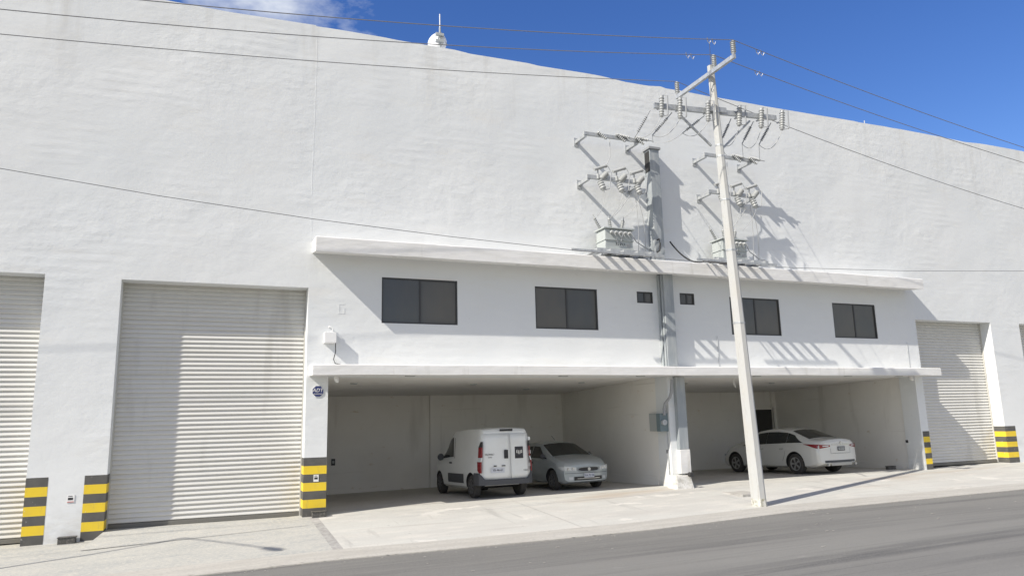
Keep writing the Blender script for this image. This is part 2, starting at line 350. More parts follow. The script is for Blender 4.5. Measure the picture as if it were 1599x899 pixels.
# ------------------------------------------------------------------ the building
BX0, BX1, ZT, DEP = -40.0, 62.0, 11.53, 42.0
bld = empty('warehouse', (0, 0, 0), 'long white plastered warehouse with roller doors, two open parking bays and tinted windows', 'building')
holes = [(-7.05, -3.23, -.30, 5.02), (-1.85, 1.97, -.28, 4.98), (2.46, 11.60, -.12, 2.95), (12.0, 21.15, -.02, 2.95), (21.5, 25.18, -.02, 4.83), (26.7, 30.4, 0, 4.83),
         (-13.2, -9.4, -.34, 5.02), (35, 38.8, 0, 4.83)]
WIN = [(3.67, 5.57, 4.21, 5.32), (7.69, 9.53, 4.18, 5.29), (10.78, 11.30, 4.97, 5.29), (12.20, 12.70, 4.98, 5.31), (13.94, 15.79, 4.16, 5.27), (17.91, 19.73, 4.15, 5.25)]
holes_all = holes+WIN
WT = .6
def wall_mesh():
    mb = MB(); bm = mb.bm
    X = sorted({BX0, BX1, *[h[0] for h in holes_all], *[h[1] for h in holes_all], *np.arange(-38, 62, 2.0).tolist()})
    Z = sorted({-.9, ZT, *[h[2] for h in holes_all], *[h[3] for h in holes_all], 7.5, 9.5})
    def inside(x, z): return any(h[0] < x < h[1] and h[2] < z < h[3] for h in holes_all)
    V = {}
    rr = random.Random(3)
    wob = {round(x, 3): rr.uniform(-.035, .03) for x in X}
    def v(i, j, y):
        k = (i, j, y)
        if k not in V:
            z = Z[j]+(wob[round(X[i], 3)] if j == len(Z)-1 else 0)
            V[k] = bm.verts.new((X[i], y, z))
        return V[k]
    nx, nz = len(X)-1, len(Z)-1
    S = [[not inside((X[i]+X[i+1])/2, (Z[j]+Z[j+1])/2) for j in range(nz)] for i in range(nx)]
    for i in range(nx):
        for j in range(nz):
            if not S[i][j]: continue
            bm.faces.new((v(i, j, 0), v(i+1, j, 0), v(i+1, j+1, 0), v(i, j+1, 0)))
            bm.faces.new((v(i, j, WT), v(i, j+1, WT), v(i+1, j+1, WT), v(i+1, j, WT)))
            if i == 0 or not S[i-1][j]: bm.faces.new((v(i, j, 0), v(i, j+1, 0), v(i, j+1, WT), v(i, j, WT)))
            if i == nx-1 or not S[i+1][j]: bm.faces.new((v(i+1, j, 0), v(i+1, j, WT), v(i+1, j+1, WT), v(i+1, j+1, 0)))
            if j == 0 or not S[i][j-1]: bm.faces.new((v(i, j, 0), v(i, j, WT), v(i+1, j, WT), v(i+1, j, 0)))
            if j == nz-1 or not S[i][j+1]: bm.faces.new((v(i, j+1, 0), v(i+1, j+1, 0), v(i+1, j+1, WT), v(i, j+1, WT)))
    return mb
wm = wall_mesh().build('wall', 'wall', bld)
mb = MB()
mb.box(BX0, BX0+.3, WT+.002, DEP, -.9, 10.9); mb.box(BX1-.3, BX1, WT+.002, DEP, -.9, 10.9); mb.box(BX0, BX1, DEP+.002, DEP+.3, -.9, 11.2)
mb.build('side_wall', 'wall', bld)
mb = MB(); mb.box(BX0+.32, BX1-.32, WT+.004, DEP-.01, 10.6, 10.8); mb.build('roof', 'canopy', bld)
# canopies (front edge 0.68 m out, soffit rising slightly towards the wall)
def canopy(x0, x1, d, ztf, ztw, zbf, zbw):
    mb = MB(); n = 24; rr = random.Random(int(x0*10+ztf*100)); ring = []
    for i in range(n+1):
        x = lerp(x0, x1, i/n); a = rr.uniform(-.006, .006)
        ring.append([mb.bm.verts.new(p) for p in [(x, -d, zbf+a), (x, -.002, zbw), (x, -.002, ztw), (x, -d+.02, ztf+.01+a), (x, -d, ztf-.01+a)]])
    for A_, B_ in zip(ring, ring[1:]):
        for k in range(5): mb.bm.faces.new((A_[k], A_[(k+1) % 5], B_[(k+1) % 5], B_[k]))
    mb.bm.faces.new(ring[0]); mb.bm.faces.new(ring[-1][::-1])
    return mb.build('canopy', 'canopy', bld)
canopy(2.03, 21.21, .68, 6.045, 6.07, 5.71, 5.80)
canopy(2.03, 21.52, .68, 3.165, 3.20, 2.945, 2.955)
# parking bays
def bay(x0, x1, zf, pil, name='parking_bay'):
    mb = MB(); yb = 6.6; zc0, zc1 = 2.95, 2.73
    y0 = WT+.003
    mb.box(x0-.12, x0, y0, yb, -.3, 3.3); mb.box(x1, x1+.12, y0, yb, -.3, 3.3); mb.box(x0-.12, x1+.12, yb+.002, yb+.2, -.3, 3.3)
    for a, b in pil: mb.box(a, b, yb-.10, yb-.001, -.29, 2.9)
    for a, b in [(x0+.002, x1-.002)]:
        mb.box(a, b, yb-.03, yb-.003, -.29, .10)
    mb.box(x0+.001, x0+.02, y0+.1, yb-.04, -.29, .16); mb.box(x1-.02, x1-.001, y0+.1, yb-.04, -.29, .16)
    mb.build('bay_wall', 'inner', bld)
    mb = MB()
    vs = [(x0, .003, zc0+.003), (x1, .003, zc0+.003), (x1, yb, zc1), (x0, yb, zc1)]
    mb.box(x0+.001, x1-.001, WT+.003, yb-.001, 3.1, 3.2)
    a = [mb.bm.verts.new(p) for p in [(x0+.001, WT-.003, 2.952), (x1-.001, WT-.003, 2.952), (x1-.001, yb-.002, zc1), (x0+.001, yb-.002, zc1), (x0+.001, WT-.003, 3.09), (x1-.001, WT-.003, 3.09), (x1-.001, yb-.002, 3.09), (x0+.001, yb-.002, 3.09)]]
    for q in [(3, 2, 1, 0), (4, 5, 6, 7), (0, 1, 5, 4), (1, 2, 6, 5), (2, 3, 7, 6), (3, 0, 4, 7)]: mb.bm.faces.new([a[i] for i in q])
    mb.build('ceiling', 'inner', bld)
bay(2.22, 11.60, 0, [(at(672, 700, 6.5).x, at(690, 700, 6.5).x)]); bay(12.02, 21.19, 0, [(at(1208, 660, 6.5).x, at(1216, 660, 6.5).x)])
for x0, x1 in ((2.21, 11.62), (12.0, 21.2)):
    mb = MB(); n = 8
    for i in range(n):
        a, b = lerp(x0, x1, i/n), lerp(x0, x1, (i+1)/n)
        mb.poly([(a, .58, zw(a)+.003), (b, .58, zw(b)+.003), (b, 6.7, zw(b)-.18), (a, 6.7, zw(a)-.18)])
    mb.build('garage_floor', 'floor', kind='structure')
dx1 = at(1207, 660, 6.5).x; dx0 = dx1-.85; dz = at(1193, 639, 6.5).z
mb = MB(); mb.box(dx0, dx1, 6.53, 6.59, -.17, dz); dr = mb.build('door', 'door', bld)
mb = MB()
for a, b, c_, e in ((dx0-.08, dx0, -.17, dz+.08), (dx1, dx1+.08, -.17, dz+.08), (dx0, dx1, dz, dz+.08)): mb.box(a+.001, b-.001, 6.50, 6.595, c_, e)
mb.build('door_frame', 'inner', dr)
# roller doors
def shutter(x0, x1, z0, z1):
    yc = .44; pitch = .098; mb = MB(); bm = mb.bm
    prof = []; z = z0+.09
    while z < z1+.05:
        prof += [(z, .0), (z+pitch*.04, -.014), (z+pitch*.12, -.023), (z+pitch*.24, -.026), (z+pitch*.56, -.012), (z+pitch*.82, .003), (z+pitch*.93, .009)]; z += pitch
    ring = [[bm.verts.new((x, yc+dy, z)) for x in (x0+.012, x1-.012)] for z, dy in prof]
    for a, b in zip(ring, ring[1:]): bm.faces.new((a[0], a[1], b[1], b[0]))
    s = mb.build('roller_door', 'shutter', bld)
    for p in s.data.polygons: p.use_smooth = True
    s.data.set_sharp_from_angle(angle=R(28))
    m2 = MB(); m2.box(x0+.012, x1-.012, yc-.045, yc+.02, z0-.0, z0+.085, bev=.006); m2.build('bottom_bar', 'shutter_bar', s)
    for xa in (x0-.004, x1-.03):
        m3 = MB(); m3.box(xa, xa+.034, yc-.06, yc+.05, z0, z1-.01); m3.build('guide_rail', 'guide', s)
for h in holes:
    if h[3] > 4: shutter(h[0], h[1], max(zw(h[0]+.2), zw(h[1]-.2))+(.02 if h[0] != -1.85 else -.0), h[3])
# concrete ramp lifting the pavement to the left roller door
mb = MB(); n = 6
for i in range(n):
    a, b = lerp(-1.848, 1.968, i/n), lerp(-1.848, 1.968, (i+1)/n)
    za, zb_ = -.115, -.115; fa, fb = zg(a, -1.0)+.003, zg(b, -1.0)+.003
    mb.poly([(a-.25*(1-i/n)**2, -1.0, fa), (b-.25*(1-(i+1)/n)**2, -1.0, fb), (b, -.0, zb_), (a, -.0, za)]); mb.poly([(a, 0, za), (b, 0, zb_), (b, .60, zb_), (a, .60, za)])
mb.poly([(-1.848, 0, -.115), (-1.848, 0, zg(-1.85, 0)), (-2.098, -1.0, zg(-1.85, -1.0)+.003)])
mb.build('ramp', 'rough_concrete', kind='structure')
# windows
for (x0, x1, z0, z1) in WIN:
    mb = MB(); t = .035; y0, y1 = .012, .07
    mb.box(x0, x1, y0, y1, z0, z0+t); mb.box(x0, x1, y0, y1, z1-t, z1)
    mb.box(x0, x0+t, y0, y1, z0+t, z1-t); mb.box(x1-t, x1, y0, y1, z0+t, z1-t)
    xm = (x0+x1)/2; mb.box(xm-.022, xm+.022, y0+.006, y1, z0+t, z1-t)
    wf = mb.build('window', 'frame', bld)
    for a, b, yy in ((x0+t, xm-.022, .034), (xm+.022, x1-t, .046)):
        p = MB(); p.box(a-.003, b+.003, yy, yy+.006, z0+t-.003, z1-t+.003); p.build('pane', 'glass' if (yy < .04) == (round(x0) != 8 and x0 < 17) else 'glass_b', wf)
# warning stripes painted on the piers
def stripes(x0, x1, zt, zb, jambs=(), top_black=True):
    mb = MB(); n = 7
    for i in range(n):
        za, zb_ = lerp(zt, zb, i/n), lerp(zt, zb, (i+1)/n); m_ = 'black' if i % 2 == 0 else 'yellow'
        mb.poly([(x0, -.003, zb_), (x1, -.003, zb_), (x1, -.003, za), (x0, -.003, za)], m_)
        for xj, sgn in jambs:
            x = xj+sgn*.003
            mb.poly([(x, -.003, zb_), (x, .38, zb_), (x, .38, za), (x, -.003, za)], m_)
    mb.build('hazard_stripes', 'black', bld)
stripes(1.967, 2.465, 1.16, -.10, ((1.97, -1), (2.46, 1)))
stripes(-3.233, -2.86, .99, -.27, ((-3.23, -1),)); stripes(-2.24, -1.847, .99, -.26, ((-1.85, 1),))
stripes(21.21, 21.503, 1.20, .0, ((21.5, 1),)); stripes(25.177, 25.71, 1.26, .04, ((25.18, -1),))
# soffit downlights
for x in (3.9, 7.1, 9.8, 13.4, 16.2, 19.0):
    mb = MB(); z = 5.765; mb.lathe((x, -.36, z-.012), (x, -.36, z+.02), [(0, .05), (.2, .09), (1, .095)], 16); mb.build('soffit_light', 'cabl', bld, smooth=True)
for x, y in ((4.3, -.25), (8.3, -.25), (10.6, -.25), (14.5, -.25), (18.0, -.25), (20.2, -.2)):
    mb = MB(); z = 2.948; mb.box(x-.11, x+.11, y-.06, y+.06, z-.018, z+.004, bev=.005); mb.build('soffit_light', 'cabl', bld)
for x, y in ((3.4, 2.0), (6.8, 2.4), (10.0, 2.0), (9.2, 4.2), (13.9, 2.4), (17.4, 2.4)):
    mb = MB(); z = lerp(2.952, 2.73, (y-.6)/6.0); mb.lathe((x, y, z-.03), (x, y, z+.03), [(0, .06), (.2, .1), (1, .1)], 14); mb.build('soffit_light', 'cabl', bld, smooth=True)
# plaster patch on the wall above the box
mb = MB()
p = at(533, 482, 0)
for a, b, c_, e in ((-.07, .08, .10, .13), (-.07, -.04, -.12, .10), (-.04, .08, -.12, -.09), (.05, .08, -.09, .02)): mb.box(p.x+a, p.x+b, -.0045, .0-.0005, p.z+c_, p.z+e)
mb.build('plaster_relief', 'wall', bld)
# rust-coloured water mark over the first window is part of the wall: a thin worn lip
mb = MB(); mb.box(4.55, 5.45, -.006, -.001, 5.325, 5.345); mb.build('window_lip', 'inner', bld)
# expansion rods/seams standing slightly proud of the facade
for x, za, zb_ in ((1.995, 6.12, ZT-.1), (20.9, 6.12, ZT-.1), (-8.1, 5.2, ZT-.1)):
    rs = random.Random(int(x*7)); z = za; xx = x
    while z < zb_:                      # an irregular plaster ridge, broken in places
        z2 = min(zb_, z+rs.uniform(.5, 1.6)); mb = MB(); n = 8; L0 = []
        for i in range(n+1):
            xx += rs.uniform(-.007, .007); wd = .012+.010*math.sin(math.pi*i/n); zz = lerp(z, z2, i/n)
            L0.append([mb.bm.verts.new((xx-wd, -.0004, zz)), mb.bm.verts.new((xx, -.0022, zz)), mb.bm.verts.new((xx+wd, -.0004, zz))])
        for a_, b_ in zip(L0, L0[1:]):
            for k in (0, 1): mb.bm.faces.new((a_[k], a_[k+1], b_[k+1], b_[k]))
        mb.build('wall_seam', 'wall', bld); z = z2+rs.choice((0, 0, .3))
# thin conduit on the wall of the office front
for px in (1121, 1417):
    a = at(px, 540, -.015); mb = MB(); mb.tube([(a.x, -.015, 3.21), (a.x, -.015, 4.1 if px < 1200 else 4.05)], .008); mb.build('wall_conduit', 'galv', bld)
# central pier base
mb = MB(); 
vb = [mb.bm.verts.new(p) for p in [(11.40, -.44, -.10), (12.0, -.42, -.10), (12.02, 0, -.10), (11.38, 0, -.10), (11.47, -.36, .31), (11.95, -.34, .29), (12.0, 0, .31), (11.44, 0, .32)]]
for q in [(3, 2, 1, 0), (4, 5, 6, 7), (0, 1, 5, 4), (1, 2, 6, 5), (2, 3, 7, 6), (3, 0, 4, 7)]: mb.bm.faces.new([vb[i] for i in q])
bmesh.ops.bevel(mb.bm, geom=list(mb.bm.edges), offset=.018, segments=2, affect='EDGES')
mb.build('pier_base', 'stainwhite', bld)

# ------------------------------------------------------------------ cable duct
dk = empty('cable_duct', (11.57, -.16, 0), 'tall galvanised cable duct running down the wall beside the left transformer to the central pier', 'duct')
mb = MB(); xr = at(1032.5, 300, -.3).x; mb.box(xr-.31, xr, -.30, -.003, 6.08, 9.40, bev=.008); mb.build('duct_section', 'ductblue', dk)
mb = MB(); mb.box(xr-.35, xr+.04, -.34, -.004, 9.402, 9.47, bev=.006); mb.build('duct_cap', 'porcelain_d', dk)
mb = MB(); mb.box(xr-.325, xr-.312, -.27, -.05, 8.75, 9.35); mb.build('duct_vent', 'dark', dk)
mb = MB(); mb.box(11.49, 11.80, -.28, -.003, 3.21, 5.78, bev=.008); mb.box(11.45, 11.485, -.12, -.003, 3.21, 5.76); mb.box(11.455, 11.484, -.24, -.18, 3.21, 5.76); mb.build('duct_section', 'ductblue', dk)
mb = MB(); mb.box(11.79, 12.08, -.14, -.003, .98, 2.93, bev=.008); mb.build('duct_section', 'ductblue', dk)
mb = MB(); mb.box(11.77, 12.10, -.16, -.003, .345, .975, bev=.012); mb.build('duct_foot', 'canopy', dk)
mb = MB(); mb.cyl((11.88, -.48, .34), (11.88, -.36, .34), .06); mb.build('drain_elbow', 'dark', dk, smooth=True)
# thick cables leaving the duct
mb = MB(); p0, p1 = at(1046, 377, -.1), at(1100, 408, -.6); mb.tube(arc(p0, p1, .22, 12)+[at(1135, 411, -2.6)], .022)
mb.build('black_cable', 'dark', label='thick black cable sagging from the wall duct to the utility pole', cat='cable')
cb = empty('looped_cable', at(1030, 378, -.3), 'short black cable looping down beside the duct onto the left transformer platform', 'cable')
mb = MB(); mb.tube([at(1024, 395, -.4), at(1030, 391, -.42), at(1031, 380, -.42), at(1029, 373, -.36), at(1026, 375, -.33)], .024); mb.build('cable', 'dark', cb)

# ------------------------------------------------------------------ transformer sets on the wall
RIB = lambda n, r0, r1: [(0, r0*.8)]+[q for i in range(n) for q in ((.04+.92*i/n, r0), (.04+.92*(i+.45)/n, r1), (.04+.92*(i+.6)/n, r0))]+[(1, r0*.8)]
def angle_iron(mb, p0, p1, s=.08, t=.012):
    mb.bar(p0, p1, s, t); q0 = Vector(p0)+Vector((0, 0, -s/2)); q1 = Vector(p1)+Vector((0, 0, -s/2)); mb.bar(q0, q1, t*2, s)
# upper bracket
ub = empty('arrester_bracket', (9.9, 0, 9.42), 'steel wall bracket with polymer arresters, high above the left transformer', 'bracket', 'brackets of the wall transformers')
for x in (9.08, 10.72):
    mb = MB(); mb.bar((x, -.003, 9.42), (x, -.55, 9.42), .075, .085); mb.build('arm', 'galv', ub)
    mb = MB(); mb.box(x-.07, x+.07, -.02, -.002, 9.30, 9.54); mb.build('wall_plate', 'galv', ub)
mb = MB(); mb.bar((9.04, -.52, 9.485), (10.9, -.52, 9.485), .085, .085); mb.build('beam', 'galv', ub)
for x in (9.55, 10.15, 10.75):
    mb = MB(); mb.lathe((x-.12, -.60, 9.56), (x+.14, -.62, 9.36), RIB(6, .028, .05), 10); mb.build('arrester', 'porcelain', ub, smooth=True)
for x in (10.0, 10.62):
    mb = MB(); mb.lathe((x, -.6, 9.55), (x+.42, -.62, 9.50), RIB(8, .03, .05), 10); mb.cyl((x+.42, -.62, 9.5), (x+.58, -.62, 9.49), .012); mb.build('strain_insulator', 'porcelain', ub, smooth=True)
mb = MB(); mb.tube([(9.83, -.56, 9.40), (9.82, -.55, 8.9), (9.70, -.52, 8.62)], .010); mb.build('jumper_wire', 'wirel', ub)
# lower bracket with three fuse cutouts
lb = empty('cutout_bracket', (9.9, 0, 8.2), 'steel wall bracket with three fuse cutouts just above the left transformer', 'bracket', 'brackets of the wall transformers')
for x in (9.12, 10.72):
    mb = MB(); mb.bar((x, -.003, 8.20), (x, -.55, 8.20), .075, .085); mb.build('arm', 'galv', lb)
    mb = MB(); mb.box(x-.07, x+.07, -.02, -.002, 8.08, 8.32); mb.build('wall_plate', 'galv', lb)
mb = MB(); mb.bar((9.08, -.52, 8.26), (10.78, -.52, 8.26), .085, .10); mb.build('beam', 'galv', lb)
for x in (9.50, 10.08, 10.64):
    mb = MB(); mb.lathe((x-.10, -.66, 8.13), (x-.01, -.70, 7.86), [(0, .05), (.06, .085), (.16, .07), (.26, .092), (.38, .074), (.5, .094), (.62, .074), (.75, .092), (.88, .07), (1, .05)], 12)
    mb.lathe((x-.04, -.64, 8.20), (x+.17, -.60, 8.40), RIB(4, .055, .085), 12)
    mb.bar((x-.02, -.5, 8.16), (x-.08, -.68, 8.15), .05, .03)
    cu = mb.build('fuse_cutout', 'porcelain', lb, smooth=True)
    mb = MB(); mb.tube([(x+.02, -.72, 7.87), (x+.13, -.76, 7.90), (x+.22, -.74, 8.38), (x+.16, -.62, 8.42)], .014); mb.build('fuse_tube', 'porcelain_d', cu)
    mb = MB(); mb.cyl((x-.20, -.56, 8.47), (x+.14, -.58, 8.60), .045); mb.cyl((x+.14, -.58, 8.60), (x+.17, -.58, 8.61), .052); mb.cyl((x-.09, -.55, 8.28), (x-.09, -.56, 8.49), .02); mb.cyl((x-.09, -.55, 8.22), (x-.09, -.55, 8.34), .045)
    mb.build('surge_arrester', 'porcelain', lb, smooth=True)
    mb = MB(); mb.tube(arc((x, -.70, 7.86), (9.25+(x-9.5)*.7, -.72, 7.12), .07, 10, (1, 0, -.2)), .007); mb.build('jumper_wire', 'wirel', lb); mb = MB(); mb.tube(arc((x+.15, -.58, 8.61), (x+.30, -.58, 8.44), -.06, 8), .006)
    mb.build('jumper_wire', 'wirel', lb)
# platform
pf = empty('transformer_platform', (9.9, -.5, 6.1), 'steel channel platform laid on the canopy edge under the left transformer', 'platform', 'transformer platforms')
mb = MB(); mb.bar((8.26, -1.05, 6.075), (11.02, -1.05, 6.075), .04, .06); mb.build('rail', 'galv', pf)
mb = MB(); mb.bar((9.15, -.66, 6.222), (11.05, -.66, 6.222), .06, .10); mb.build('rail', 'galv', pf)
mb = MB(); mb.bar((9.15, -.24, 6.222), (11.05, -.24, 6.222), .06, .10); mb.build('rail', 'galv', pf)
for x in (9.05, 9.44, 9.84, 10.27, 10.68):
    mb = MB(); mb.bar((x, -1.06, 6.14), (x, -.004, 6.14), .10, .062); mb.build('cross_beam', 'galv', pf)
# transformer
def transformer():
    t = empty('transformer', (9.75, -.7, 6.24), 'pale grey three phase transformer on the platform left of the duct', 'transformer', 'transformers on the canopy')
    mb = MB(); mb.box(9.33, 10.16, -.95, -.48, 6.17, 6.70, bev=.018)
    mb.box(9.31, 10.18, -.975, -.46, 6.40, 6.425); mb.box(9.325, 10.165, -.96, -.47, 6.17, 6.20)
    tk = mb.build('tank', 'tank', t)
    mb = MB(); mb.box(9.28, 10.21, -1.0, -.44, 6.705, 6.74, bev=.008); mb.build('lid', 'tank', t)
    for (x, dx) in ((9.42, -.18), (9.72, -.02), (10.02, .12)):
        mb = MB(); mb.lathe((x, -.60, 6.74), (x+dx, -.56, 7.10), RIB(7, .030, .052), 12); mb.cyl((x+dx, -.56, 7.1), (x+dx*1.15, -.56, 7.17), .012); mb.build('bushing', 'porcelain', t, smooth=True)
    for i in range(5):
        x = 9.50+i*.135
        mb = MB(); mb.lathe((x, -.95, 6.60), (x, -1.07, 6.61), [(0, .030), (.3, .045), (.5, .03), (.7, .042), (1, .022)], 10)
        mb.bar((x, -1.06, 6.61), (x+.08, -1.07, 6.50), .02, .02); mb.build('terminal', 'porcelain', t, smooth=True)
    mb = MB(); mb.tube([(9.52, -1.07, 6.60), (9.62, -1.04, 6.45), (9.68, -.98, 6.30)], .012); mb.tube([(9.80, -1.07, 6.58), (9.78, -1.02, 6.42), (9.76, -.98, 6.30)], .012); mb.tube([(10.05, -1.07, 6.58), (10.3, -.9, 6.42), (10.9, -.6, 6.3), (11.35, -.35, 6.35)], .012)
    mb.build('cable', 'porcelain_d', t)
    text_mesh('75 kVA', .10, 'lettering', 'textd', on_wall(9.78, -.953, 6.30), t, .001)
    mb = MB(); mb.box(9.98, 10.08, -.957, -.951, 6.24, 6.32); mb.build('rating_plate', 'rim', t)
    return t
tr = transformer(); k_ = 1.017; cn = at(946, 389.5, -.68); tr.scale = (k_,)*3; tr.location = (cn.x+.42*k_, -.68+.25*k_, 6.272+.07*k_)
for src, lab in ((ub, 'steel wall bracket with polymer arresters, high on the wall behind the utility pole'), (lb, 'steel wall bracket with three fuse cutouts, behind the utility pole above the right transformer'),
                 (pf, 'steel channel platform laid on the canopy edge under the right transformer'), (tr, 'pale grey three phase transformer half hidden behind the utility pole')):
    c_ = copy_tree(src); dx = {'a': 3.95, 'c': 3.97, 't': 3.82}[src.name[0]]
    c_.location.x += dx; c_.location.z += -.12 if src is ub else (-.02 if src is lb else -.015); c_['label'] = lab
# messy guy wires that fall as shadows on the wall
for k in (0, 1):
    o_ = k*3.93
    mb = MB(); mb.tube(arc((10.3+o_, -.72, 7.83), (9.72+o_, -.56, 7.16), .16, 10, (-.4, 0, -1)), .009); mb.tube(arc((10.5+o_, -.7, 7.86), (10.9+o_, -.35, 6.3), .1, 10, (1, 0, 0)), .009); mb.tube(arc((10.45+o_, -.7, 7.9), (10.65+o_, -.4, 6.2), .05, 10, (1, 0, 0)), .009)
    mb.build('drop_wires', 'wirel', label=('thin drop wires running from the fuse cutouts down to the left transformer' if not k else 'thin drop wires hanging right of the utility pole down to the right transformer'), cat='wires', group='transformer drop wires')

# ------------------------------------------------------------------ utility pole
PB = Vector((11.62, -3.3, zg(11.62, -3.3)-.03)); PT = Vector((11.20, -3.3, 10.47))
up_ = empty('utility_pole', PB, 'tall white octagonal concrete utility pole with two crossarms, standing on the driveway', 'utility pole')
mb = MB(); mb.lathe(PB, PT, [(0, .168), (.2, .150), (.6, .117), (1, .082)], 8, rot=.3); mb.build('shaft', 'pole', up_)
mb = MB(); mb.lathe(PB+Vector((0, 0, .02)), PB+Vector((-.008, 0, .2)), [(0, .176), (.3, .171), (1, .1662)], 8, rot=.3); mb.build('stained_foot', 'moss', up_)
def pol(z): return PB.lerp(PT, (z-PB.z)/(PT.z-PB.z))
for z in (8.38, 9.24, 8.1, 7.0, 5.75, 4.0):
    p = pol(z); rr_ = .168-.086*(z/10.4)+.006; mb = MB(); mb.lathe(p-Vector((0, 0, .02)), p+Vector((0, 0, .02)), [(0, rr_), (1, rr_)], 8, rot=.3); mb.build('band', 'galv', up_)
# top crossarm, square to the street
mb = MB(); mb.bar((11.06, -2.02, 10.17), (11.06, -4.36, 10.19), .075, .10); mb.build('crossarm', 'galv', up_)
for y in (-2.06, -3.60, -4.32):
    mb = MB(); z0 = 10.24; mb.lathe((11.07, y, z0), (11.07, y, z0+.36), [(0, .03), (.12, .05)]+[q for i in range(6) for q in ((.15+.14*i, .045), (.20+.14*i, .068), (.23+.14*i, .045))]+[(1, .03)], 12)
    mb.build('pin_insulator', 'porcelain', up_, smooth=True)
# lower crossarm, along the wall
q0, q1 = at(1021, 165, -3.2), at(1211, 184.5, -3.2)
mb = MB(); mb.bar(q0, q1, .08, .12); mb.bar((10.98, -3.33, 9.30), (11.55, -3.33, 9.33), .05, .12); mb.build('crossarm', 'galv', up_)
mb = MB(); mb.bar((10.27, -3.16, 9.10), (11.17, -3.14, 8.42), .045, .045); mb.build('brace', 'galv', up_)
mb = MB(); mb.bar((12.42, -3.16, 9.24), (11.36, -3.14, 8.26), .045, .045); mb.build('brace', 'galv', up_)
def barz(x): return 9.15+(x-9.44)*.056
for i, x in enumerate((9.66, 10.19, 11.02, 11.98, 12.68, 13.36)):
    z = barz(x)-(.0 if i < 3 else .04); lean = -.03 if i < 3 else -.05
    mb = MB(); mb.lathe((x+lean, -3.32, z-.28), (x-lean*.3, -3.32, z+.28), [(0, .03), (.05, .055)]+[q for k in range(7) for q in ((.08+.12*k, .046 if i < 3 else .050), (.125+.12*k, .066 if i < 3 else .072), (.15+.12*k, .046 if i < 3 else .050))]+[(.96, .05), (1, .02)], 12)
    mb.bar((x, -3.12, z), (x, -3.3, z), .04, .03)
    fc = mb.build('fuse_cutout', 'porcelain', up_, smooth=True)
    mb = MB(); s_ = .10; mb.tube([(x+lean, -3.36, z-.27), (x+s_*.8, -3.42, z-.26), (x+s_, -3.42, z+.24), (x+.03, -3.34, z+.28)], .013); mb.cyl((x+s_*.8, -3.42, z-.24), (x+s_, -3.42, z+.24), .018); mb.build('fuse_tube', 'porcelain_d', fc)
AR = [((9.40, 9.07), (9.07, 8.44)), ((10.02, 9.10), (9.56, 8.54)), ((10.98, 9.16), (10.44, 8.71)), ((11.80, 9.20), (11.63, 8.66)), ((12.51, 9.23), (12.30, 8.69)), ((13.08, 9.27), (12.85, 8.74))]
ends = []
for i, ((xa, za), (xb, zb)) in enumerate(AR):
    a, b = Vector((xa, -3.2, za)), Vector((xb, -3.0 if i < 3 else -2.95, zb)); ends.append(b)
    mb = MB(); mb.lathe(a.lerp(b, .22), a.lerp(b, .86), RIB(9, .018, .036 if i < 3 else .045), 10); mb.cyl(a, a.lerp(b, .24), .012); mb.cyl(a.lerp(b, .84), b, .014)
    mb.build('strain_insulator', 'porcelain_d' if i != 2 else 'porcelain', up_, smooth=True)
    x = (9.66, 10.19, 11.02, 11.98, 12.68, 13.36)[i]; z = barz(x)
    mb = MB(); mb.tube(arc(b, (x-.04, -3.33, z-.28), .20 if i < 3 else .30, 14), .008); mb.build('jumper_wire', 'wirel', up_)
mb = MB(); mb.tube([at(1109.5, 165, -3.42), at(1110, 110, -3.8), at(1108, 66, -4.33)], .006); mb.build('jumper_wire', 'wire', up_)
# service wires from the pole to the brackets on the wall
sv = [(ends[0], (10.35, -.62, 9.5)), (ends[1], (11.2, -.62, 9.49)), (ends[2], (11.25, -.62, 9.46)), (ends[3], (13.75, -.62, 9.40)), (ends[4], (14.35, -.62, 9.38)), (ends[5], (14.95, -.62, 9.37))]
SL = ['service wire leaving the leftmost strain insulator of the pole for the left bracket', 'service wire leaving the second strain insulator from the left for the left bracket', 'service wire from the strain insulator nearest the shaft on its left to the left bracket',
      'service wire from the strain insulator nearest the shaft on its right to the right bracket', 'service wire leaving the second strain insulator from the right for the right bracket', 'service wire leaving the rightmost strain insulator of the pole for the right bracket']
for (a, b), lab in zip(sv, SL):
    mb = MB(); mb.tube(arc(a, b, .10, 12), .007); mb.build('service_wire', 'wirel', label=lab, cat='wire', group='service wires between pole and wall')
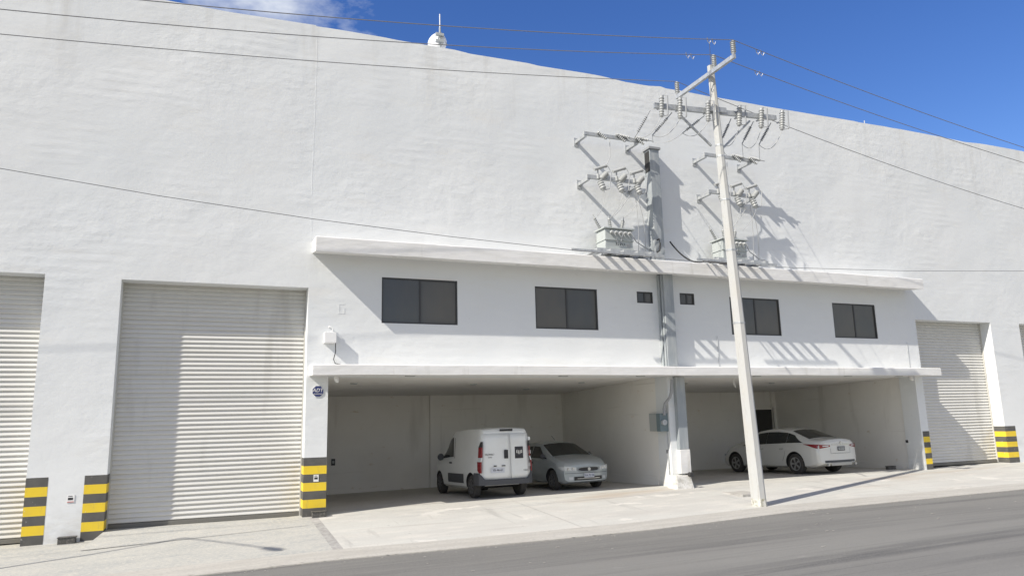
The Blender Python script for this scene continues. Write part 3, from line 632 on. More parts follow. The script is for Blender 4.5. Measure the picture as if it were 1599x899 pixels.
# line wires
def line(y, z0, c1, c2, d1, d2, lab, name='power_line', r=.0085, ul=46, ur=46, x0=11.07):
    pts = []
    for i in range(40, 0, -1): u = ul*i/40; pts.append((x0-u, y, z0-c1*u+c2*u*u))
    for i in range(0, 41): u = ur*i/40; pts.append((x0+u, y, z0-d1*u+d2*u*u))
    mb = MB(); mb.tube(pts, r, 6); return mb.build(name, 'wire', label=lab, cat='wire', group='overhead wires along the street')
W1 = line(-4.34, 10.61, .17, .0031, .17, .0031, 'overhead power wire over the outermost insulator, topmost of the three on the sky')
W2 = line(-3.60, 10.60, .17, .0031, .165, .0031, 'overhead power wire over the middle insulator beside the pole top')
W3 = line(-2.06, 10.61, .135, .0022, .22, .0038, 'overhead power wire over the insulator nearest the wall, lowest of the three high ones')
for px, py, y, a_, b_ in ((1110, 64, -4.34, .17, .0031), (1077, 91, -3.6, .17, .0031), (1186, 80, -4.34, .17, .0031), (1184, 114, -3.6, .165, .0031)):
    p = at(px, py, y); u_ = abs(p.x-11.07); p.z = 10.605-a_*u_+b_*u_*u_-.03
    mb = MB()
    for dx in (-.07, .07): mb.tube([p+Vector((dx-.03, 0, .06)), p+Vector((dx, .03, 0)), p+Vector((dx+.03, 0, -.08)), p+Vector((dx+.05, -.02, -.02))], .010)
    mb.build('wire_clamp', 'rim', up_)
pts = [at(*q) for q in ((-260, 205, -3.05), (0, 263, -3.05), (250, 306, -3.05), (490, 342, -3.05), (700, 369, -3.05), (890, 390, -3.05), (1030, 403, -3.05), (1135, 412, -3.05), (1240, 418, -3.05), (1420, 423, -3.05), (1599, 423, -3.05), (1800, 416, -3.05))]
pts = [(p.x, p.y, p.z) for p in pts]
mb = MB(); mb.tube([(-30, -3.05, 9.2)]+pts+[(50, -3.05, 9.0)], .0065, 6); mb.build('telephone_cable', 'wire', label='single thin cable sagging low across the facade in front of the upper canopy', cat='wire', group='overhead wires along the street')

# ------------------------------------------------------------------ wall fittings
jb = empty('junction_box', (2.47, 0, 3.82), 'cream junction box on the wall above the corner of the lower canopy', 'electrical box')
mb = MB(); mb.box(2.33, 2.60, -.19, -.002, 3.70, 3.94, bev=.01); mb.build('box', 'signw', jb)
mb = MB(); mb.tube([(2.50, -.1, 3.94), (2.53, -.09, 4.03), (2.47, -.06, 4.09), (2.44, -.004, 4.08)], .012); mb.build('conduit', 'signw', jb)
mb = MB(); mb.tube([(2.585, -.15, 3.70), (2.59, -.13, 3.5), (2.56, -.06, 3.33), (2.60, -.05, 3.24), (2.72, -.05, 3.22)], .010); mb.build('cable', 'dark', jb)
sg = empty('security_sign', (2.235, 0, 2.615), 'navy octagonal alarm company sign at the top of the left pier', 'sign')
def octagon(r, y0, y1, m_, nm, par, sx=1):
    mb = MB(); mb.lathe((2.235, y1, 2.615), (2.235, y0, 2.615), [(0, r), (1, r)], 8, rot=R(22.5)); return mb.build(nm, m_, par)
octagon(.138, -.012, -.002, 'signw', 'border', sg); octagon(.127, -.018, -.013, 'navy', 'plate', sg)
sh = Matrix.Identity(4); sh[0][1] = .22
text_mesh('ADT', .108, 'lettering', 'signw', on_wall(2.235, -.020, 2.635) @ sh @ Matrix.Scale(1.05, 4), sg, .003)
text_mesh('SEGURIDAD', .034, 'lettering', 'signw', on_wall(2.235, -.020, 2.555), sg, .002)
def plaque(x, z, w_, h_, lab, y=-.004, red=True):
    e = empty('wall_plaque', (x, y, z), lab, 'plaque', 'small printed plaques on the walls')
    mb = MB(); mb.box(x-w_/2, x+w_/2, y-.006, y, z-h_/2, z+h_/2); mb.build('plate', 'signw', e)
    mb = MB(); mb.box(x-w_*.36, x+w_*.3, y-.009, y-.0065, z-h_*.16, z+h_*.14); mb.box(x-w_*.34, x+w_*.22, y-.009, y-.0065, z+h_*.28, z+h_*.36); mb.build('print', 'textd', e)
    if red: mb = MB(); mb.box(x-w_*.42, x+w_*.42, y-.009, y-.0065, z-h_*.44, z-h_*.36); mb.build('red_print', 'red', e)
a = at(110.5, 778, 0); plaque(a.x, a.z, .13, .15, 'small white plaque with red foot line on the wall between the two left roller doors')
a = at(493.5, 746, 0); plaque(a.x, a.z, .11, .15, 'small white plaque on the striped pier left of the first parking bay', y=-.006, red=False)

# plaques on the bay walls
def side_plaque(X, Y, z, lab, sgn=-1):
    e = empty('wall_plaque', (X, Y, z), lab, 'plaque', 'small printed plaques on the walls')
    mb = MB(); mb.box(*sorted((X, X+sgn*.008)), Y-.07, Y+.07, z-.09, z+.09); mb.build('plate', 'signw', e)
    mb = MB(); mb.box(*sorted((X+sgn*.009, X+sgn*.012)), Y-.05, Y+.05, z-.02, z+.07); mb.build('print', 'textd', e)
a = atX(1043, 706, 11.6); side_plaque(11.6, a.y, a.z, 'small white plaque on the side of the central pier left of the duct')
side_plaque(21.15, .56, .85, 'small white plaque with black symbol on the right wall of the right parking bay')
a = at(520, 721, 6.59); e = empty('wall_outlet', (a.x, 6.58, a.z), 'small dark outlet box on the back wall of the left bay beside the striped pier', 'outlet')
mb = MB(); mb.box(a.x-.06, a.x+.06, 6.54, 6.57, a.z-.1, a.z+.1, bev=.008); mb.build('box', 'bumper', e)
mb = MB(); mb.box(a.x-.03, a.x+.03, 6.532, 6.539, a.z-.04, a.z+.04); mb.build('socket', 'cabl', e)
a = at(1072.5, 659, 6.59); e = empty('light_switch', (a.x, 6.58, a.z), 'small white switch on the back wall of the right bay beside the central pier', 'switch')
mb = MB(); mb.box(a.x-.05, a.x+.05, 6.565, 6.59, a.z-.08, a.z+.08, bev=.006); mb.build('plate', 'signw', e)
mb = MB(); mb.box(a.x-.015, a.x+.015, 6.555, 6.564, a.z-.03, a.z+.03); mb.build('rocker', 'cabl', e)
# meter cabinet on the inner wall, disconnect box on the pier front
Ya, Yb, Yc = atX(1015, 660, 11.5).y, atX(1032, 660, 11.5).y, atX(1045, 660, 11.4).y
zt_ = atX(1032, 645, 11.5).z; zb_ = atX(1032, 673, 11.5).z
mc = empty('meter_cabinet', (11.6, (Ya+Yb)/2, zb_), 'light grey flat cabinet on the side wall left of the slate grey switch box', 'cabinet')
mb = MB(); mb.box(11.48, 11.598, Yb+.02, Ya, zb_, zt_, bev=.008); mb.build('cabinet_body', 'cabl', mc)
mb = MB(); mb.box(11.466, 11.479, Yb+.05, Ya-.03, zb_+.03, zt_-.03); mb.build('cabinet_door', 'cabl', mc)
db = empty('disconnect_box', (11.5, (Yb+Yc)/2, zb_), 'slate grey switch box on the side of the central pier under a curved conduit', 'electrical box')
yq = max(Yc, .06)
mb = MB(); mb.box(11.34, 11.597, yq, Yb-.02, zb_, zt_, bev=.008); mb.build('box', 'cabd', db)
mb = MB(); mb.cyl((11.44, yq+.01, (zb_+zt_)/2), (11.44, yq-.08, (zb_+zt_)/2), .075, n=16); mb.build('meter', 'galv', db, smooth=True)
mb = MB(); mb.tube([atX(1049, 592, 11.52), atX(1048.5, 612, 11.52), atX(1046, 620, 11.5), atX(1038.5, 630, 11.48), atX(1037, 638, 11.47), atX(1037.5, 648, 11.46)], .04, 10); mb.build('conduit', 'porcelain_d', db, smooth=True)
mb = MB(); mb.tube([(11.57, yq+.05, zb_), (11.57, yq+.05, .1)], .012); mb.build('drop_pipe', 'galv', db)
# small cameras / lamps in the bay corners
for x, y, lab in ((2.62, -.10, 'small white dome camera under the canopy beside the left pier'), (20.85, -.10, 'small white camera under the canopy beside the right pier')):
    e = empty('security_camera', (x, y, 2.9), lab, 'camera', 'cameras under the lower canopy')
    mb = MB(); mb.lathe((x, y, 2.945), (x, y, 2.90), [(0, .05), (1, .055)], 14); mb.build('mount', 'signw', e, smooth=True)
    mb = MB(); mb.lathe((x, y, 2.90), (x+.03, y-.06, 2.80), [(0, .055), (.4, .052), (.8, .036), (1, .01)], 14); mb.build('camera_head', 'signw', e, smooth=True)
a = at(1146, 590, .4)
mb = MB(); mb.tube([at(1146, 590, 1.0), at(1146, 600, 1.0), at(1149, 605, 1.0), at(1147, 598, 1.0)], .012); mb.build('hanging_cable', 'signw', label='short loose white cable hanging from the ceiling of the right bay beside the pole', cat='cable')
# dark drain boxes at the foot of the walls
DB = [(at(104, 850, -.1), 'dark drain box lying at the foot of the wall between the two left roller doors', 0), (at(498, 803, -.12), 'dark drain box in front of the striped pier left of the first parking bay', 0),
      (at(1379, 735, -.05), 'dark drain box low beside the right pier of the right bay', 0)]
for p, lab, _ in DB:
    if p.x > 18: p = Vector((20.62, .85, 0)); 
    zz = zg(p.x, p.y) if p.y < 0 else zw(p.x)-.02
    e = empty('drain_box', (p.x, p.y, zz), lab, 'drain', 'dark drain boxes at the wall foot')
    mb = MB(); mb.box(p.x-.15, p.x+.15, p.y-.08, p.y+.07, zz-.01, zz+.11, bev=.008); mb.build('box', 'darkbox', e)
    mb = MB(); mb.box(p.x-.16, p.x+.16, p.y-.09, p.y+.08, zz+.112, zz+.125); mb.build('lid', 'darkbox', e)
# service cover in the drive
ch = empty('service_cover', (12.45, -1.75, zg(12.45, -1.75)), 'rectangular sunken service cover in the driveway behind the utility pole', 'cover')
mb = MB(); mb.box(12.12, 12.78, -2.15, -1.35, zg(12.45, -1.75)-.05, zg(12.45, -1.35)+.012); mb.build('rim', 'joint', ch)
mb = MB(); mb.box(12.17, 12.73, -2.10, -1.40, zg(12.45, -1.75)-.02, zg(12.45, -1.35)+.016); mb.build('plate', 'kerb', ch)

# ------------------------------------------------------------------ roof things
ra = empty('roof_antenna', at(682, 78, 1.6), 'white round dish antenna with a thin mast standing behind the parapet', 'antenna')
c0 = at(681, 68, 1.6)
mb = MB(); mb.lathe(c0+Vector((-.10, -.12, 0)), c0+Vector((.16, .10, 0)), [(0, .10), (.08, .2), (.25, .27), (.5, .29), (.75, .27), (1, .2)], 24); mb.build('dish', 'signw', ra, smooth=True)
mb = MB(); mb.cyl(c0+Vector((.03, -.28, -.9)), c0+Vector((.03, -.28, .34)), .028, n=8); mb.build('mast', 'cabl', ra, smooth=True)
mb = MB(); mb.cyl(c0+Vector((.03, -.28, .34)), c0+Vector((.03, -.28, .76)), .016, n=8); mb.build('rod', 'signw', ra, smooth=True)
mb = MB()
for dz in (.12, -.08): mb.box(c0.x-.10, c0.x+.14, c0.y-.33, c0.y-.24, c0.z+dz-.04, c0.z+dz+.04, bev=.006)
mb.bar(c0+Vector((.06, -.28, .2)), c0+Vector((.26, -.2, -.1)), .02, .02)
mb.build('radio_unit', 'cabl', ra)
a = at(1350, 192, .3); rv = empty('lightning_rod', (a.x, .3, ZT), 'tiny pale rod sticking up from the parapet at the right', 'rod')
mb = MB(); mb.cyl((a.x, .3, ZT-.1), (a.x, .3, ZT+.28), .016, n=8); mb.build('rod', 'galv', rv)
mb = MB(); mb.box(a.x-.04, a.x+.04, .26, .34, ZT-.05, ZT+.03); mb.build('foot', 'galv', rv)

# ------------------------------------------------------------------ street lamp left of the picture (its shadow crosses the pavement)
lp = (-9.0, -3.88); zl = zg(*lp)
sl_ = empty('street_lamp', (lp[0], lp[1], zl), 'slim street lamp whose shadow crosses the pavement before the left roller door', 'street lamp')
mb = MB(); mb.cyl((lp[0], lp[1], zl), (lp[0], lp[1], 7.5), .05, .028, n=10); mb.build('pole', 'galv', sl_, smooth=True)
mb = MB(); mb.tube([(lp[0], lp[1], 7.48), (lp[0]+.3, lp[1]-.45, 7.55), (lp[0]+1.2, lp[1]-1.75, 7.58)], .02, 8); mb.build('arm', 'galv', sl_, smooth=True)
mb = MB(); p0 = Vector((lp[0]+1.2, lp[1]-1.75, 7.58)); mb.lathe(p0, p0+Vector((.28, -.46, 0)), [(0, .03), (.2, .07), (.7, .085), (1, .04)], 10); mb.build('lamp_head', 'galv', sl_, smooth=True)

# ------------------------------------------------------------------ vehicles
class Car:
    """x forward from the rear axle, y left, z up"""
    def __init__(s, root_name, label, cat, x, y, yaw, sc, paint, P):
        s.P = P; s.root = empty(root_name, (x, y, zw(x)+.004-.0295*(y-.58)), label, cat, None, yaw); s.root.scale = (sc,)*3; s.paint = paint
        s.root.rotation_euler.y = .0295*math.sin(yaw)
        s.MW = parent_world(s.root)
    def f(s, k, x): a = s.P[k]; return float(np.interp(x, [q[0] for q in a], [q[1] for q in a]))
    def bend(s, x, y):
        xf, xn, cf, xr, xe, ce = s.P['bend']; wv = s.P['W']
        if x > xf: return x-cf*((x-xf)/(xn-xf))*(abs(y)/wv)**2.2
        if x < xr: return x+ce*((xr-x)/(xr-xe))*(abs(y)/wv)**2.2
        return x
    def sec(s, x):
        w_, wr, zb, zt, zbelt = s.f('w', x), s.f('wr', x), s.f('zb', x), s.f('zt', x), s.f('belt', x)
        zbelt = min(zbelt, zt-.03); cr = s.P.get('crown', .03)
        zm = zb+(zbelt-zb)*.55
        return [(0, zb), (w_*.86, zb), (w_*.97, zb+.06), (w_, zb+.22 if zbelt-zb > .4 else lerp(zb, zbelt, .5)), (w_*1.0, zm if zbelt-zb > .42 else lerp(zb, zbelt, .7)), (w_*.985, zbelt-.04), (w_*.95, zbelt), (lerp(w_*.95, wr, .93), lerp(zbelt, zt, .86)), (wr*.93, zt-.012), (wr*.6, zt+cr*.6-.005), (0, zt+cr)]
    def pt(s, x, y, z, off=(0, 0, 0)): return s.MW @ Vector((s.bend(x, y)+off[0], y+off[1], z+off[2]))
    def body(s):
        x0, x1 = s.P['x0'], s.P['x1']
        X = sorted({x0, x1, *[q[0] for k in ('w', 'wr', 'zb', 'zt', 'belt') for q in s.P[k] if x0 <= q[0] <= x1], *np.linspace(x0, x1, 34).tolist()})
        X = [x for i, x in enumerate(X) if i == 0 or x-X[i-1] > .012]
        if X[-1] != x1: X[-1] = x1
        mb = MB(); bm = mb.bm; rings = []
        for x in X:
            S = s.sec(x); r = [bm.verts.new(s.pt(x, y, z)) for y, z in S]; l = [bm.verts.new(s.pt(x, -y, z)) for y, z in S[1:-1][::-1]]
            rings.append(r+l)
        n = len(rings[0])
        for A_, B_ in zip(rings, rings[1:]):
            for i in range(n): bm.faces.new((A_[i], A_[(i+1) % n], B_[(i+1) % n], B_[i]))
        for rg, x in ((rings[0], x0), (rings[-1], x1)):
            m = len(s.sec(x))
            R_ = rg[:m]; L_ = [rg[0]]+[rg[n-i] for i in range(1, m-1)]+[rg[m-1]]
            prev = None; S = s.sec(x)
            for i in range(m):
                if i in (0, m-1): row = [R_[i]]
                else:
                    k = 8; row = [R_[i]]+[bm.verts.new(s.pt(x, S[i][0]*(1-2*j/k), S[i][1])) for j in range(1, k)]+[L_[i]]
                if prev is not None:
                    if len(prev) == 1:
                        for a, b in zip(row, row[1:]): bm.faces.new((prev[0], b, a))
                    elif len(row) == 1:
                        for a, b in zip(prev, prev[1:]): bm.faces.new((a, b, row[0]))
                    else:
                        for j in range(len(row)-1): bm.faces.new((prev[j], prev[j+1], row[j+1], row[j]))
                prev = row
        bmesh.ops.remove_doubles(bm, verts=bm.verts, dist=.0005)
        b = mb.build('body', s.paint, s.root, smooth=True)
        # wheel wells
        cut = MB()
        for xw in (0, s.P['wb']):
            for sg_ in (-1, 1):
                c0 = s.MW @ Vector((xw, sg_*(s.P['track']/2-.16), s.P['r']+.01)); c1 = s.MW @ Vector((xw, sg_*(s.P['W']+.1), s.P['r']+.01))
                cut.cyl(c0, c1, (s.P['r']+.055)*s.root.scale[0], n=28)
        co = cut.build('cutter', 'dark')
        md = b.modifiers.new('well', 'BOOLEAN'); md.object = co; md.operation = 'DIFFERENCE'; md.solver = 'EXACT'
        b.data.materials.append(M['dark'])
        bpy.context.view_layer.update(); dg = bpy.context.evaluated_depsgraph_get(); dg.update()
        me = bpy.data.meshes.new_from_object(b.evaluated_get(dg)); b.modifiers.clear()
        # faces lying on the wells are dark
        loc = {}
        for p in me.polygons:
            c = p.center
            for xw in (0, s.P['wb']):
                rr = math.hypot(c.x-xw, c.z-s.P['r']-.01)
                if rr < s.P['r']+.052 or (abs(rr-(s.P['r']+.055)) < .012 and abs(p.normal.y) < .3): p.material_index = len(me.materials)-1
        b.data = me; bpy.data.objects.remove(co)
        for p in me.polygons: p.use_smooth = True
        me.set_sharp_from_angle(angle=R(32))
        s.b = b; return b
    def patch(s, fn, nu, nv, name, m_, parent=None, thick=.0, smooth=True):
        mb = MB(); g = [[mb.bm.verts.new(s.MW @ Vector(fn(i/nu, j/nv))) for j in range(nv+1)] for i in range(nu+1)]
        for i in range(nu):
            for j in range(nv): mb.bm.faces.new((g[i][j], g[i+1][j], g[i+1][j+1], g[i][j+1]))
        o = mb.build(name, m_, parent or s.root, smooth=smooth); return o
    def side_win(s, lo, hi, sgn, name='side_window', t0=.06, t1=.9, m_='carglass'):
        """lo/hi = (x start, x end) at the belt and at the roof rail"""
        def fn(u, v):
            x = lerp(lerp(lo[0], lo[1], u), lerp(hi[0], hi[1], u), v); S = s.sec(x); a, b = S[6], S[7]; t = lerp(t0, t1, v)
            y, z = lerp(a[0], b[0], t), lerp(a[1], b[1], t); return (s.bend(x, y), sgn*(y+.007), z+.002)
        return s.patch(fn, 10, 4, name, m_)
    def screen(s, xb, xt, name, lo=.9, m_='carglass', inset=.04):
        """wind- or rear screen laid over the top skin between xb (base) and xt (top)"""
        def fn(u, v):
            x = lerp(xb, xt, v); S = s.sec(x); yy = lerp(-1, 1, u)*(S[8][0]+.02-inset); y = abs(yy)
            zz = float(np.interp(y, [0, S[9][0], S[8][0], S[7][0]], [S[10][1], S[9][1], S[8][1], S[7][1]]))
            sg = 1 if xt < xb else -1
            return (x+sg*.006, yy, zz+.006)
        return s.patch(fn, 12, 8, name, m_)
    def end_patch(s, front, y0, y1, z0, z1, name, m_, off=.006, parent=None, skew=0, nu=8, z0b=None, z1b=None, thick=0):
        x = s.P['x1'] if front else s.P['x0']; sg = 1 if front else -1
        z0b = z0 if z0b is None else z0b; z1b = z1 if z1b is None else z1b
        def fn(u, v):
            y = lerp(y0, y1, u); z = lerp(lerp(z0, z0b, u), lerp(z1, z1b, u), v)
            return (s.bend(x, y)+sg*off+skew*(z-z0), y, z)
        return s.patch(fn, nu, 2, name, m_, parent)
    def side_patch(s, x0, x1, z0, z1, sgn, name, m_, off=.006, z0b=None, z1b=None, parent=None):
        z0b = z0 if z0b is None else z0b; z1b = z1 if z1b is None else z1b
        def fn(u, v):
            x = lerp(x0, x1, u); z = lerp(lerp(z0, z0b, u), lerp(z1, z1b, u), v); S = s.sec(x)
            y = float(np.interp(z, [q[1] for q in S[1:8]], [q[0] for q in S[1:8]])); return (s.bend(x, y), sgn*(y+off), z)
        return s.patch(fn, 8, 3, name, m_, parent)
    def seam(s, pts, sgn, r=.006, name='seam'):
        mb = MB(); P_ = []
        for x, z in pts:
            S = s.sec(x); y = float(np.interp(z, [q[1] for q in S[1:8]], [q[0] for q in S[1:8]])); P_.append(s.MW @ Vector((s.bend(x, y), sgn*(y+.001), z)))
        mb.tube(P_, r*s.root.scale[0], 5); return mb
    def wheels(s, rim='rim', spokes=5):
        r = s.P['r']; wt = s.P['tw']
        for xw in (0, s.P['wb']):
            for sg_ in (-1, 1):
                yo = sg_*s.P['track']/2; steer = s.P.get('steer', 0) if xw > 0 else 0
                def T(y, off=0): return s.MW @ Vector((xw-math.sin(steer)*y, yo+math.cos(steer)*y, r))
                mb = MB(); q = r*s.root.scale[0]
                mb.lathe(T(-sg_*wt/2), T(sg_*wt/2), [(0, q*.62), (.02, q*.9), (.12, q*.985), (.3, q), (.7, q), (.88, q*.985), (.98, q*.9), (1, q*.66), (.9, q*.64)], 32)
                wh = mb.build('wheel', 'tyre', s.root, smooth=True)
                mb = MB(); mb.lathe(T(sg_*wt*.2), T(sg_*wt*.36), [(0, q*.6), (1, q*.60)], 24)
                mb.build('rim_well', 'steelrim', wh, smooth=True)
                mb = MB(); ri = q*.64
                c = T(sg_*wt*.44); ax = (T(sg_)-T(0)).normalized(); u = Vector((0, 0, 1)); v_ = ax.cross(u).normalized()
                mb.lathe(c-ax*.01, c+ax*.012, [(0, ri), (.5, ri*1.03), (1, ri*.98)], 28) if False else None
                # ring
                n = 28; rg = []
                for k in range(n):
                    d = u*math.cos(2*math.pi*k/n)+v_*math.sin(2*math.pi*k/n)
                    rg.append([mb.bm.verts.new(c+d*ri*1.03+ax*0), mb.bm.verts.new(c+d*ri*1.0+ax*.012), mb.bm.verts.new(c+d*ri*.88+ax*.004), mb.bm.verts.new(c+d*ri*.86-ax*.03)])
                for k in range(n):
                    a_, b_ = rg[k], rg[(k+1) % n]
                    for j in range(3): mb.bm.faces.new((a_[j], b_[j], b_[j+1], a_[j+1]))
                for k in range(spokes):
                    an = 2*math.pi*k/spokes+.3; d = u*math.cos(an)+v_*math.sin(an)
                    for da in ((-.10, .10) if spokes == 5 else (0,)):
                        d2 = u*math.cos(an+da)+v_*math.sin(an+da)
                        mb.bar(c+d*ri*.12, c+d2*ri*.9, .03*s.root.scale[0]*(1.2 if spokes == 5 else 1.6), .016, up=ax)
                mb.lathe(c-ax*.01, c+ax*.018, [(0, ri*.22), (1, ri*.16)], 14)
                mb.build('rim', rim, wh, smooth=True)
    def mirror(s, x, z, sgn, m_='bumper', h=.11):
        S = s.sec(x); y = float(np.interp(z, [q[1] for q in S[1:8]], [q[0] for q in S[1:8]]))
        mb = MB(); c = Vector((x, sgn*(y+.10), z)); mb.lathe(s.MW @ (c+Vector((-.05, 0, 0))), s.MW @ (c+Vector((.07, 0, .01))), [(0, h*.72), (.3, h*.82), (.75, h*.6), (1, h*.2)], 12)
        mb.bar(s.MW @ Vector((x, sgn*(y-.02), z-.06)), s.MW @ Vector((x, sgn*(y+.08), z-.03)), .05, .04)
        return mb.build('mirror', m_, s.root, smooth=True)
    def text(s, body, size, x, y, z, front, m_='textd', parent=None, off=.012):
        sc = s.root.scale[0]
        m = s.MW @ Matrix.Translation((s.bend(x, y)+(off if front else -off), y, z)) @ (Matrix.Rotation(R(90), 4, 'Z') if front else Matrix.Rotation(R(-90), 4, 'Z')) @ Matrix.Rotation(R(90), 4, 'X')
        return text_mesh(body, size, 'lettering', m_, m, parent or s.root, .001)
    def pbox(s, front, y0, y1, z0, z1, name, m_, off=.004, th=.02, parent=None, bev=.004):
        x = s.P['x1'] if front else s.P['x0']; ym = (y0+y1)/2; xb = s.bend(x, ym); sg = 1 if front else -1
        xa, xc = sorted((xb+sg*off, xb+sg*(off+th)))
        mb = MB(); mb.box(xa, xc, y0, y1, z0, z1, bev=bev); mb.bm.transform(s.MW); return mb.build(name, m_, parent or s.root)

# ---- white van, seen from behind
PV = dict(x0=-.63, x1=3.22, wb=2.51, W=.755, track=1.30, r=.292, tw=.19, crown=.025, bend=(2.6, 3.22, .26, -.45, -.63, .07),
    w=[(-.63, .71), (-.55, .735), (-.2, .755), (2.4, .755), (2.9, .73), (3.22, .65)],
    wr=[(-.63, .655), (-.4, .67), (1.55, .65), (1.75, .62), (2.45, .585), (3.22, .58)],
    zb=[(-.63, .44), (-.40, .44), (-.33, .30), (0, .22), (2.6, .22), (3.0, .22), (3.22, .26)],
    zt=[(-.63, 1.66), (-.58, 1.72), (-.45, 1.75), (.4, 1.765), (1.40, 1.745), (1.70, 1.66), (2.5, 1.10), (2.7, 1.0), (3.05, .90), (3.16, .80), (3.22, .68)],
    belt=[(-.63, 1.0), (1.4, 1.0), (2.5, .97), (3.0, .86), (3.22, .6)])
van = Car('delivery_van', 'small white panel van parked nose-in in the left bay, seen from behind', 'van', 7.00, 1.20, R(92.3), .98, 'paintw', PV)
van.body(); van.wheels('steelrim', 8)
for sg_ in (-1, 1):
    van.side_win((1.35, 2.42), (1.42, 1.80), sg_)
    van.mirror(2.25, 1.03, sg_, 'bumper', .12)
    van.side_patch(.50, 1.72, .36, .60, sg_, 'side_moulding', 'bumper', .012)
    mb = van.seam([(1.28, .35), (1.28, 1.0), (1.30, 1.55)], sg_); mb.build('door_seam', 'bumper', van.root)
    mb = van.seam([(2.42, .35), (2.44, .95)], sg_); mb.build('door_seam', 'bumper', van.root)
    mb = MB(); S = van.sec(1.5); mb.box(1.42, 1.58, min(sg_*.75, sg_*.78), max(sg_*.75, sg_*.78), .86, .90, bev=.006); mb.bm.transform(van.MW); mb.build('door_handle', 'bumper', van.root)
    # tall corner lamps
    mb = MB(); yo = .80
    pr = [(.66, .0), (.70, .10), (1.22, .12), (1.34, .09), (1.40, .0)]
    for (z0, z1, w0, w1, mm) in ((.64, .70, .05, .10, 'redlens'), (.70, .92, .10, .115, 'redlens'), (.92, 1.02, .115, .118, 'clear'), (1.02, 1.28, .118, .11, 'redlens'), (1.28, 1.42, .11, .04, 'black_g')):
        for zz0, zz1, ww0, ww1 in ((z0, z1, w0, w1),):
            def Q(xo, z, kk):
                S = van.sec(max(-.60, xo)); y = float(np.interp(z, [q[1] for q in S[1:8]], [q[0] for q in S[1:8]])); return van.MW @ Vector((xo, sg_*(y+.012 if kk else y-.02), z))
            pts0 = [Q(-.64, zz0, 0), Q(-.64, zz0, 1), Q(-.64+ww0*1.6, zz0, 1)]; pts1 = [Q(-.64, zz1, 0), Q(-.64, zz1, 1), Q(-.64+ww1*1.6, zz1, 1)]
            v0 = [mb.bm.verts.new(p) for p in pts0]; v1 = [mb.bm.verts.new(p) for p in pts1]
            for k in range(2):
                f_ = mb.bm.faces.new((v0[k], v0[k+1], v1[k+1], v1[k])); f_.material_index = mb._mi(mm)
    mb.build('tail_light', 'redlens', van.root)
van.screen(2.46, 1.80, 'windscreen')
# rear bumper wraps the corners
mb = MB(); ring = []
for y, xo in ((-.77, -.24), (-.775, -.42), (-.755, -.58), (-.62, -.675), (0, -.70), (.62, -.675), (.755, -.58), (.775, -.42), (.77, -.24)):
    zt_ = .64 if abs(y) > .70 else .47
    ring.append([mb.bm.verts.new(van.MW @ Vector(p)) for p in ((xo, y, .33), (xo+.002, y, zt_-.02), (xo*.97 if abs(y) < .86 else xo, y*.975, zt_), (xo*.6, y*.90, zt_), (xo*.6, y*.90, .33))])
for A_, B_ in zip(ring, ring[1:]):
    for k in range(5): mb.bm.faces.new((A_[k], A_[(k+1) % 5], B_[(k+1) % 5], B_[k]))
mb.bm.faces.new(ring[0]); mb.bm.faces.new(ring[-1][::-1])
mb.build('bumper', 'bumper', van.root)
# rear doors: two leaves, wider on the left
def leaf(y0, y1):
    def fn(u, v):
        z = lerp(.46, 1.62, v); sh_ = lerp(1, .945, max(0, (z-1.0)/.6)); y = lerp(y0, y1, u)*sh_; return (van.bend(-.63, y)-.012+.03*max(0, z-1.3), y, z)
    return van.patch(fn, 6, 8, 'rear_door', 'paintw')
for y0, y1 in ((.675, -.118), (-.132, -.675)):
    lf = leaf(y0, y1); md = lf.modifiers.new('t', 'SOLIDIFY'); md.thickness = .012; md.offset = 0
van.pbox(False, -.20, .16, 1.675, 1.73, 'brake_light', 'black_g', .0, .03)
van.pbox(False, -.045, .065, .98, 1.20, 'door_handle', 'black_g', .022, .03, bev=.012)
pl = van.pbox(False, .06, .44, .63, .76, 'licence_plate', 'plate', .022, .008)
van.text('YR-46-61', .078, -.63, .25, .695, False, parent=pl, off=.034)
van.pbox(False, .28, .36, .79, .815, 'plate_lamp', 'black_g', .02, .02); van.pbox(False, .04, .14, .79, .815, 'plate_lamp', 'black_g', .02, .02)
van.text('PROMASTER', .062, -.63, .42, 1.09, False, off=.024); van.text('RAPID', .04, -.63, .45, 1.02, False, off=.024); van.text('E-TORQ', .05, -.63, -.54, .66, False, off=.024)
em = van.pbox(False, -.49, -.25, .97, 1.27, 'emblem', 'textd', .018, .010, bev=.004)
mb = MB()
for sx in (-1, 1):
    mb.poly([(-.662, -.37+sx*.012, 1.06), (-.662, -.37+sx*.03, 1.10), (-.662, -.37+sx*.045, 1.16), (-.662, -.37+sx*.02, 1.19), (-.662, -.37+sx*.006, 1.12)])
    mb.poly([(-.662, -.37+sx*.035, 1.10), (-.662, -.37+sx*.085, 1.11), (-.662, -.37+sx*.085, 1.17), (-.662, -.37+sx*.05, 1.20), (-.662, -.37+sx*.062, 1.14)])
mb.bm.transform(van.MW); mb.build('badge', 'chrome', em)
for z in (.80, 1.12, 1.47):
    for y in (-.70,): van.pbox(False, y-.03, y+.03, z-.045, z+.045, 'hinge', 'paintw', -.01, .035)

